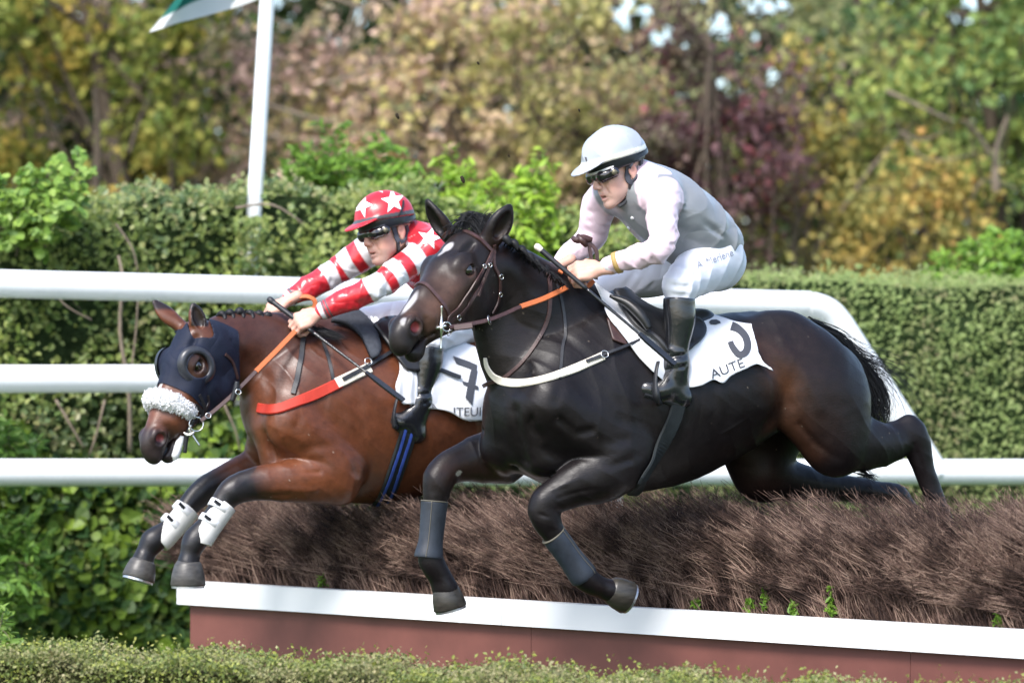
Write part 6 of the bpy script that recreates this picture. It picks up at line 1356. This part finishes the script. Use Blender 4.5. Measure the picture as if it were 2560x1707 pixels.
def dress_bay():
    par = bay; H = TB.inv(vY); n = vnormals(vY, qY); yy = np.abs(H[:, 1])
    # hood: fabric shell over the head, open round the ears and eyes
    low = .315 + .10 * np.clip(-H[:, 2], 0, .3) * 0 - .25 * np.clip(H[:, 2] + .05, -1, 0) * .3
    m = (H[:, 0] < low) & (H[:, 0] > -.055 - .12 * np.clip(-H[:, 2] - .03, 0, .2)) & (np.linalg.norm(vY - TB(.13, 0, -.07), axis=1) < .34)
    for s in (1, -1):
        c = TB(.19, s * .085, -.022); m &= np.linalg.norm(vY - c, axis=1) > .050
    px, py = px_of(vY); 
    for (x0, y0), (x1, y1), r in (((506, 836), (484, 762), 25), ((446, 816), (384, 756), 26)):
        ab = np.array([x1 - x0, y1 - y0], float); t = ((px - x0) * ab[0] + (py - y0) * ab[1]) / (ab @ ab); d = np.hypot(px - x0 - np.clip(t, 0, 1.2) * ab[0], py - y0 - np.clip(t, 0, 1.2) * ab[1]); m &= ~((d < r) & (py < y0 + 8) & (np.linalg.norm(H, axis=1) < .3) & ((x0 > 480) == (H[:, 1] > 0)))
    m &= (H[:, 2] < .12) & (px < 596)
    fq = qY[m[qY].all(1)]; u, inv = np.unique(fq, return_inverse=True); fq2 = inv.reshape(fq.shape); top = vY[u] + n[u] * (.007 + .0016 * snoise(vY[u], 30, 31)[:, None]); N_ = len(u)
    ed = np.sort(np.concatenate([fq2[:, [0, 1]], fq2[:, [1, 2]], fq2[:, [2, 3]], fq2[:, [3, 0]]]), 1); uq, ct = np.unique(ed, axis=0, return_counts=True); bd = uq[ct == 1]
    v = np.vstack([top, vY[u] + n[u] * .001]); q = np.vstack([fq2, np.stack([bd[:, 0], bd[:, 1], bd[:, 1] + N_, bd[:, 0] + N_], 1)])
    for _ in range(9):       # smooth the border
        ac = np.zeros((len(v), 3)); c_ = np.zeros(len(v)); np.add.at(ac, bd[:, 0], v[bd[:, 1]]); np.add.at(ac, bd[:, 1], v[bd[:, 0]]); np.add.at(c_, bd.ravel(), 1); k = c_ == 2; v[k] = .4 * v[k] + .6 * ac[k] / 2; kk = np.where(k)[0]; kk = kk[kk < N_]; v[kk + N_] = v[kk] - n[u][kk] * .005
    hood = link('hood', quadmesh('hood', v, q), M['hood'], par); HBv = bvh(top, fq2)
    A = TB.ax()
    for s in (1, -1):
        o = TB(.19, s * .083, -.020); nn = unit(A[1] * s + A[2] * .18 + A[0] * .10); a = unit(A[0] - nn * (A[0] @ nn)); b = np.cross(nn, a)
        th = np.linspace(0, 2 * math.pi, 41)[:-1]; prof = [(.050, -.010), (.050, .004), (.053, .009), (.066, .008), (.079, .001), (.083, -.016)]; vv = []
        for r_, h_ in prof:
            for x in th: vv.append(o + nn * (h_ + .012 - .010 * math.cos(x) * 0) + (math.cos(x) * a * .95 + math.sin(x) * b * 1.05) * r_)
        qq = [(i * 40 + j, i * 40 + (j + 1) % 40, (i + 1) * 40 + (j + 1) % 40, (i + 1) * 40 + j) for i in range(len(prof) - 1) for j in range(40)]
        link('eye_cup', quadmesh('eye_cup', np.array(vv), np.array(qq)), M['cup'], hood)
    # bridle
    c, nr = onbody(BY, z3((545, 985), (585, 1020), (600, 1060), (560, 1110), (545, 1140)), 8, .005); v, q = ribbon(c, nr, .018, .004); br = link('bridle', quadmesh('bridle', v, q, False), M['black_strap'], par); tag(br, 'black and brown bridle')
    strap('cheek_strap', BY, z3((575, 890), (600, 940), (622, 1000), (612, 1060), (590, 1110)), .016, M['black_strap'], br, off=.008)
    strap('cheek_strap', BY, z3((650, 895), (655, 950), (640, 1000), (610, 1060), (570, 1130)), .014, M['black_strap'], br, off=.008)
    strap('throat_lash', BY, z3((800, 540), (850, 590), (880, 660), (905, 750)), .013, M['leather'], br, off=.010)
    fl = Field(TB(.37, 0, -.03) - .2, TB(.37, 0, -.03) + .2, .005); k = 1.05
    arc = [TB(.395, -.062, -.075), TB(.388, -.060, -.035), TB(.382, -.036, .010), TB(.380, 0, .024), TB(.378, .040, .006), TB(.372, .064, -.030), TB(.368, .070, -.070), TB(.366, .068, -.098)]
    fl.chain(arc, [.020, .027, .030, .031, .032, .031, .028, .018], .02); v, q = fl.mesh(1); fn_ = vnormals(v, q); v = v + fn_ * (snoise(v, 160, 41) * .004)[:, None]
    fo = link('fleece_noseband', quadmesh('fleece_noseband', v, q), M['fleece'], br)
    r = np.random.RandomState(5); ix = r.randint(0, len(v), 2600); o = v[ix]; d = fn_[ix] + .6 * r.randn(2600, 3); d /= np.linalg.norm(d, axis=1)[:, None]
    link('fleece_curls', quadmesh('fleece_curls', *twigs(o, o + d * (.006 + .006 * r.rand(2600))[:, None], .0028 + 0 * o[:, 0], .003 * r.randn(2600, 3), 6, 2, 3)), M['fleece'], fo)
    by = castpx(BY, *z3((500, 1150))[0])[0][1] - .015
    bit = ring('bit', P(*z3((560, 1150))[0], by), (.25, -1, .1), .029, .003, M['steel'], br)
    rod('mouthpiece', [P(*z3((450, 1225))[0], by), P(*z3((500, 1245))[0], by - .005), P(*z3((545, 1215))[0], by)], [.004, .007, .005], M['steel'], bit)
    rod('curb_chain', [P(*z3((515, 1160))[0], by), P(*z3((500, 1200))[0], by), P(*z3((530, 1250))[0], by), P(*z3((590, 1340))[0], by)], [.006, .007, .005, .004], M['steel'], bit)
    rod('chin_strap', [P(*z3((540, 1110))[0], by + .01), P(*z3((480, 1240))[0], by + .015), P(*z3((460, 1400))[0], by + .02)], [.010, .010, .008], M['black_strap'], br)
    r_ = [P(*z3(x)[0], by + .02) for x in ((435, 1250), (420, 1300), (395, 1360), (375, 1420), (345, 1458))]; Q, R_, _ = refine(r_, [.010, .016, .018, .018, .010], [1] * 5); v, q = tube(Q, R_, 12); v = v + (snoise(v, 150, 9) * .003)[:, None]; link('tongue_tie', quadmesh('tongue_tie', v, q), M['fleece'], br)
    rp = [P(*z3((600, 1120))[0], by - .005), P(*z3((720, 1030))[0], by), P(*z3((890, 880))[0], by + .02), P(*z3((1080, 690))[0], by + .06)]
    rn = airstrap('rein', rp, .017, M['leather'], par); hy = RED['handN'][0][1] - .02
    airstrap('rubber_grip', [rp[-1], P(*z3((1240, 530))[0], (by + .06 + hy) / 2), P(738, 828, hy)], [.019, .019, .019, .020, .022, .024, .026, .026, .026], M['orange_rubber'], rn, th=.004, n=4) if False else airstrap('rubber_grip', [rp[-1], P(*z3((1240, 530))[0], (by + .06 + hy) / 2), P(738, 828, hy)], .022, M['orange_rubber'], rn, th=.004)
    for c in ((925, 870), (665, 1075)): ring('buckle', P(*z3(c)[0], by - .01), (.3, -1, .2), .011, .0018, M['steel'], rn)
    rod('joint_pad', [P(*z3((915, 780))[0], by + .01), P(*z3((905, 850))[0], by + .01), P(*z3((870, 950))[0], by + .01)], [.010, .013, .010], M['black_strap'], rn)
    hf = RED['handF'][0]
    airstrap('rubber_grip', [P(x, y, hf[1] - .02) for x, y in ((690, 790), (705, 765), (735, 746), (766, 741), (786, 751), (786, 768), (772, 775))], .020, M['orange_rubber'], rn, nrm=(.2, -.9, .5), th=.004)
    # breastplate and straps
    bp_ = strap('breastplate', BY, [(646, 1019), (668, 1024), (700, 1021), (740, 1006), (790, 985), (850, 957)], [.040, .046, .046, .046, .046], M['redstrap'], par, th=.005, off=.006); tag(bp_, 'red breast girth')
    strap('breastplate_end', BY, [(840, 960), (890, 936), (925, 920)], .046, M['buff'], bp_, th=.005, off=.007)
    strap('buckle_strap', BY, [(855, 950), (905, 925), (945, 902), (985, 878)], .017, M['black_strap'], bp_, off=.015)
    h = castpx(BY, 918, 908); ring('buckle', np.array(h[0]) + np.array(h[1]) * .02, h[1], .015, .002, M['steel'], bp_)
    nk = strap('neck_strap', BY, [(762, 815), (758, 850), (752, 900), (742, 950), (733, 985)], .022, M['black_strap'], par, off=.007)
    strap('neck_strap', BY, [(808, 855), (825, 910), (832, 945), (838, 975)], .015, M['black_strap'], nk)
    # pads, cloth, saddle
    S = coons([(826, 812), (875, 793), (906, 800)], [(906, 800), (932, 825), (946, 865), (948, 885)], [(925, 905), (938, 900), (948, 885)], [(826, 812), (865, 822), (900, 850), (925, 905)], 20, 20)
    drape('pad', BY, S, .032, M['pad'], par, .02, lambda u, v: .012 * np.sin(np.pi * np.clip(u, 0, 1)))
    S = coons(z6((60, 135), (120, 150)), z6((120, 150), (240, 270), (345, 400), (400, 500), (412, 740)), z6((272, 705), (310, 738), (412, 740)), z6((60, 135), (160, 280), (262, 410), (278, 500), (245, 620), (272, 705)), 16, 50)
    cl, _ = drape('saddle_cloth', BY, S, .026, M['cloth'], par, .003, lambda u, v: .006 * np.sin(v * 9 + u * 2) + .004 * np.sin(u * 12))
    tag(cl, 'white saddle cloth with the number 7')
    S = coons(z6((545, 290), (690, 300), (800, 330), (900, 370), (1040, 420)), z6((1040, 420), (1080, 600), (1060, 850)), z6((485, 770), (560, 776), (640, 792), (720, 836), (800, 850), (900, 852), (1060, 850)), z6((545, 290), (560, 440), (530, 560), (505, 670), (485, 770)), 50, 40)
    c2, cb = drape('cloth_flap', BY, S, .026, M['cloth'], cl, .003, lambda u, v: .008 * np.sin(u * 9 + v * 4) * v)
    decal('number', cb, [z6((680, 385), (790, 420), (860, 450), (855, 495), (815, 480), (705, 440))], M['ink'], c2, .004)
    decal('number', cb, [z6((815, 478), (862, 492), (850, 560), (838, 640), (822, 745), (772, 690), (790, 590), (800, 540))], M['ink'], c2, .0042)
    decal('number', cb, [z6((748, 566), (800, 580), (868, 606), (868, 632), (790, 606), (754, 592))], M['ink'], c2, .0046)
    strap('girth_tab', BY, z6((420, 478), (545, 500), (640, 528), (718, 552)), .018, M['black_strap'], c2, off=.034)
    decal_text('lettering', cb, 'ITEUI', (1131, 1040), (31, -.5), (1.0, -31), M['ink'], c2, .004)
    decal_text('lettering', cb, 'A', (1080, 1024), (22, 0), (-10, -22), M['ink'], c2, .004)
    S = coons([(930, 830), (960, 815), (1010, 820), (1080, 850)], [(1080, 850), (1095, 880), (1085, 915)], [(1010, 935), (1050, 935), (1085, 915)], [(930, 830), (960, 870), (985, 905), (1010, 935)], 20, 18)
    sd, _ = drape('saddle', BY, S, .046, M['saddle'], par, .014); tag(sd, 'small black racing saddle')
    g = strap('girth', BY, [(1022, 1075), (1010, 1115), (992, 1168), (970, 1228), (950, 1262)], .076, M['girth'], par, th=.006, off=.007)
    strap('stripe', BY, [(1012, 1072), (1001, 1112), (983, 1164), (961, 1222), (943, 1256)], .012, M['blue'], g, th=.001, off=.016)
    strap('stripe', BY, [(1028, 1078), (1016, 1118), (998, 1171), (977, 1232), (960, 1262)], .012, M['blue'], g, th=.001, off=.016)
    # tendon boots
    for pts, sx in (([b_(556, 1258, .16), b_(538, 1283, .16), b_(515, 1316, .16), b_(497, 1340, .16), b_(492, 1356, .16)], .16), ([b_(466, 1270, -.155), b_(446, 1293, -.155), b_(420, 1322, -.155), b_(397, 1344, -.155), b_(388, 1354, -.155)], -.155)):
        Q, R_, _ = refine(pts, [.050, .050, .050, .054, .050], [1] * 5, 5); off = V3(.012, 0, -.004); Q = Q + off
        v, q = tube(Q, R_, 26, LB_, .95); bt = link('tendon_boot', quadmesh('tendon_boot', v, q), M['whiteboot'], par)
        ax = unit(Q[-1] - Q[0]); fr = unit(np.cross(ax, HB.n)); fr = fr if fr[0] < 0 else -fr
        for t, w_ in ((.12, .032), (.50, .030)):
            c = Q[0] * (1 - t) + Q[-1] * t; v, q = tube([c - ax * w_ / 2 + fr * .012, c + ax * w_ / 2 + fr * .012], [.0515, .0515], 26, LB_, .96); sp = link('boot_strap', quadmesh('boot_strap', v, q), M['white_ink'] if 'white_ink' in M else M['cloth'], bt)
            c2_ = c + fr * .048 + HB.n * .044; v, q = ribbon([c2_ - fr * .018, c2_ + fr * .014], np.tile(HB.n * .75 + fr * .6, (2, 1)), .014, .003); link('boot_buckle', quadmesh('boot_buckle', v, q, False), M['black_strap'], sp)
    # mane plaits
    parts = []; mp = [(552, 788), (573, 786), (598, 784), (622, 786), (646, 789), (668, 794), (692, 800), (716, 806)]
    for i, (x, y) in enumerate(mp):
        c = P(x, y, b_(x, y, 0)[1] - .02); Q, R_, _ = refine([c + V3(-.014, 0, -.006), c + V3(.002, -.012, .008), c + V3(.016, -.016, -.004), c + V3(.02, -.03, -.02)], [.009, .012 + .004 * (i % 3), .011, .006], [1] * 4); parts.append(tube(Q, R_, 8))
    v, q = join(parts); mn = link('mane', quadmesh('mane', v, q), M['mane'], par)
    strands('mane_hair', [[P(x - 10, y + 8, b_(x, y, 0)[1] - .01), P(x, y - 5, b_(x, y, 0)[1] - .02), P(x + 18, y + 1, b_(x, y, 0)[1] - .03)] for x, y in mp], 260, .0018, M['mane'], mn, .006, .006, 17, 7, .003)
    strands('mane_hair', [[P(780, 830, .98), P(820, 838, .96), P(850, 850, .94)], [P(800, 822, 1.0), P(830, 830, .97), P(860, 845, .95)]], 160, .0016, M['mane'], mn, .010, .008, 18, 7, .004)
    T0 = lambda x, y, t=0: b_(x, y, t)
    strands('tail', [[T0(1470, 900), T0(1520, 930), T0(1560, 990), T0(1570, 1080)], [T0(1470, 900), T0(1530, 925), T0(1580, 970), T0(1590, 1060)]], 250, .0022, M['mane'], par, .014, .03, 19, 12, .01)

# ---- second rider: red and white
def col_red(v, me, arms, d):
    red = V3(.56, .018, .030); wh = V3(.76, .76, .79); gr = V3(.08, .08, .09); c = np.tile(red, (len(v), 1)); k = 1 / 598
    for (sh, el, wr), bands in zip(arms, (((-8, 3, 'w'), (5, 10, 'g'), (14, 19, 'g'), (125, 166, 'w'), (190, 221, 'w'), (250, 285, 'w')), ((-8, 3, 'w'), (5, 12, 'g'), (102, 136, 'w'), (162, 194, 'w'), (222, 258, 'w')))):
        L2 = np.linalg.norm(el - wr); d2, t2 = segd(v, wr, el); L1 = np.linalg.norm(sh - el); d1, t1 = segd(v, el, sh)
        arc = np.where(d2 < d1, t2 * L2, L2 + t1 * L1); u = unit(wr - el); ex = (v - wr) @ u; arc = np.where(ex > 0, -ex, arc); near_ = np.minimum(d1, d2) < .085
        arc = arc / k + 3 * snoise(v, 12, 51)
        for a, b, w_ in bands: m = (sstep(a - 1.2, a + 1.2, arc) * sstep(b + 1.2, b - 1.2, arc) * near_)[:, None]; c = c * (1 - m) + (wh if w_ == 'w' else gr) * m
    setcol(me, c)
RED = dict(plane=HB, T=nod(Pose([[-0.7378, 0.6175, -0.2725], [-0.6185, -0.7802, -0.0933], [-0.2703, 0.0997, 0.9576]], (-0.5166, 1.0507, 2.3632), 1.079), 6, 1.03),
    base=P(1180, 850, 1.3), neck=P(1022, 592, 1.12), shN=P(1082, 618, 1.02), elN=P(948, 712, .93), wrN=P(806, 777, .95), shF=P(938, 616, 1.28), elF=P(845, 676, 1.30), wrF=P(722, 746, 1.24),
    armr=([.070, .062, .053, .050, .041, .034], [.066, .064, .055, .050, .042, .034]),
    handN=(P(795, 784, .95), V3(-.95, .0, -.42), V3(.05, -.8, .55)), handF=(P(722, 750, 1.22), V3(-.85, .1, -.45), V3(-.2, -.5, .8)),
    tor=[(P(1022, 612, 1.14), .105), (P(1070, 645, 1.18), .128), (P(1125, 700, 1.24), .135), (P(1165, 750, 1.30), .125)], torw=[1.2, 1.15, 1.1, 1.1],
    pelvis=P(1182, 790, 1.33), pr=.105, hipN=b_(1175, 795, .10), knN=b_(1078, 842, .27), anN=b_(1052, 1004, .275), hipF=b_(1160, 800, -.10), knF=b_(908, 806, -.25), anF=b_(940, 1000, -.3),
    thr=([.105, .090, .066], [.10, .085, .064]), ftN=b_(1008, 1056, .27), toeN=b_(970, 1034, .25), heelN=b_(1040, 1084, .275), ftF=b_(925, 1040, -.3), toeF=b_(880, 1040, -.3), heelF=b_(950, 1045, -.3),
    box=((-1.05, .45, 1.20), (.25, 1.95, 2.62)), stubble=.55, jcol=col_red,
    folds=[(P(1000, 660, 1.0), P(1060, 640, .98), .010, -.006), (P(880, 740, .9), P(900, 765, .9), .010, -.007), (P(930, 700, .88), P(955, 745, .88), .010, -.008), (P(1040, 590, 1.0), P(1090, 600, 1.0), .008, -.004)])
def star(cx, cy, R_, rot=0., sx=1., sy=1., inner=.42):
    return [(cx + sx * R_ * (1 if i % 2 == 0 else inner) * math.sin(rot + i * math.pi / 5), cy - sy * R_ * (1 if i % 2 == 0 else inner) * math.cos(rot + i * math.pi / 5)) for i in range(10)]
R2, T2, H2, J2, B2, body2, jer2, bre2 = rider('person', RED, 'jockey in red and white banded silks crouching low with outstretched arms on the bay horse', 'jockey')
sh2, cp2, C2, S2 = helmet(T2, R2, (.56, .018, .030), None, (.075, .07, .075)); sh2.name = 'helmet'; tag(sh2, 'helmet in a red silk cap with white stars')
g2 = goggles(T2, R2, 1)
decal('star', C2, [star(*z4((905, 245))[0], 30, .35, .9, 1.15)], M['white_ink'], cp2, .002)
decal('star', C2, [star(*z4((1168, 215))[0], 31, -.15, 1.0, 1.05)], M['white_ink'], cp2, .002)
decal('star', C2, [star(*z4((1035, 112))[0], 26, .1, 1.1, .45)], M['white_ink'], cp2, .002)
decal('star', J2, [star(*z4((1478, 532))[0], 28, .25, 1.15, 1.0)], M['white_ink'], jer2, .003)
strap('cap_elastic', C2, z4((1252, 215), (1245, 270), (1225, 320), (1200, 365)), .008, M['black_strap'], cp2, off=.003)
strap('ear_guard', H2, z4((1160, 410), (1175, 470), (1195, 530), (1215, 560)), .022, M['guard'], sh2, off=.008, th=.004)
strap('ear_guard', H2, z4((1270, 420), (1280, 480), (1265, 530), (1225, 565)), .016, M['guard'], sh2, off=.008, th=.004)
strap('chin_strap', H2, z4((1205, 560), (1205, 610), (1200, 660), (1170, 710), (1140, 735)), .013, M['black_strap'], sh2, off=.005, th=.006)
shell_trim(T2, sh2, M['guard'], .005)
decal('emblem', S2, [[(z4((878, 465))[0][0] + 9 * math.cos(a) * r, z4((878, 465))[0][1] + 5 * math.sin(a) * r) for a in np.linspace(0, 2 * math.pi, 20)[:-1]] for r in (1.0,)], M['guard'], sh2, .002)
dress_bay()
wp = root('riding_whip', 'black riding whip held by the red and white jockey across the bay horse\'s shoulder', 'whip', P(790, 830, .9), 'riding whips')
wa, wb = P(677, 751, 1.00), P(1009, 1001, .78)
L2_ = lambda t: wa * (1 - t) + wb * t
rod('handle', [L2_(0), L2_(.03), L2_(.12), L2_(.32)], [.012, .0115, .0105, .008], M['black_strap'], wp)
rod('knob', [L2_(-.02), L2_(.0), L2_(.02)], [.010, .0145, .012], M['black_strap'], wp)
rod('shaft', [L2_(.32), L2_(.5), L2_(.72), L2_(.74)], [.008, .0065, .006, .009], M['gloss_black'], wp)
v, q = ribbon([L2_(.72), L2_(.8), L2_(.9), L2_(.97), L2_(1.0)], np.tile(V3(.3, -.8, .5), (5, 1)), [.016, .024, .026, .026, .022], .006); link('flap', quadmesh('flap', v, q, False), M['gloss_black'], wp)
st = rod('stirrup', [b_(996, 985, .31), b_(989, 1010, .325), b_(984, 1040, .33), b_(986, 1066, .325)], [.005, .0055, .007, .009], M['black_strap'], bay, e=LB_, w=1.8)
rod('tread', [b_(986, 1066, .325), b_(994, 1070, .28), b_(1002, 1074, .22)], [.010, .013, .010], M['black_strap'], st)
# clods of turf thrown up
M['clod'] = mat('dark_clod', (.03, .022, .014), .9, .2)
for i, (x, y, r_, lb) in enumerate(((1156, 448, .010, 'largest dark clod of turf in the air above the black horse\'s head'), (993, 290, .008, 'dark clod of turf in the air high above the red helmet'), (1195, 158, .005, 'tiny clod in the air near the top, left of the silver helmet'), (1448, 276, .005, 'tiny clod in the air just above the silver helmet'), (1272, 390, .004, 'tiny clod in the air between the black horse\'s ears and the silver helmet'))):
    c = P(x, y, -.1); rr = np.random.RandomState(i); Q, R_, _ = refine([c + V3(-.3, 0, .9) * r_ * 1.2, c, c + V3(.5, 0, -1.2) * r_ * 1.3], [r_ * .5, r_ * .8, r_ * .25], [1] * 3); v, q = tube(Q, R_, 8); v = v + rr.randn(*v.shape) * r_ * .10
    o = link('turf_clod', quadmesh('turf_clod', v, q), M['clod']); tag(o, lb, 'clod', 'clods of turf in the air')
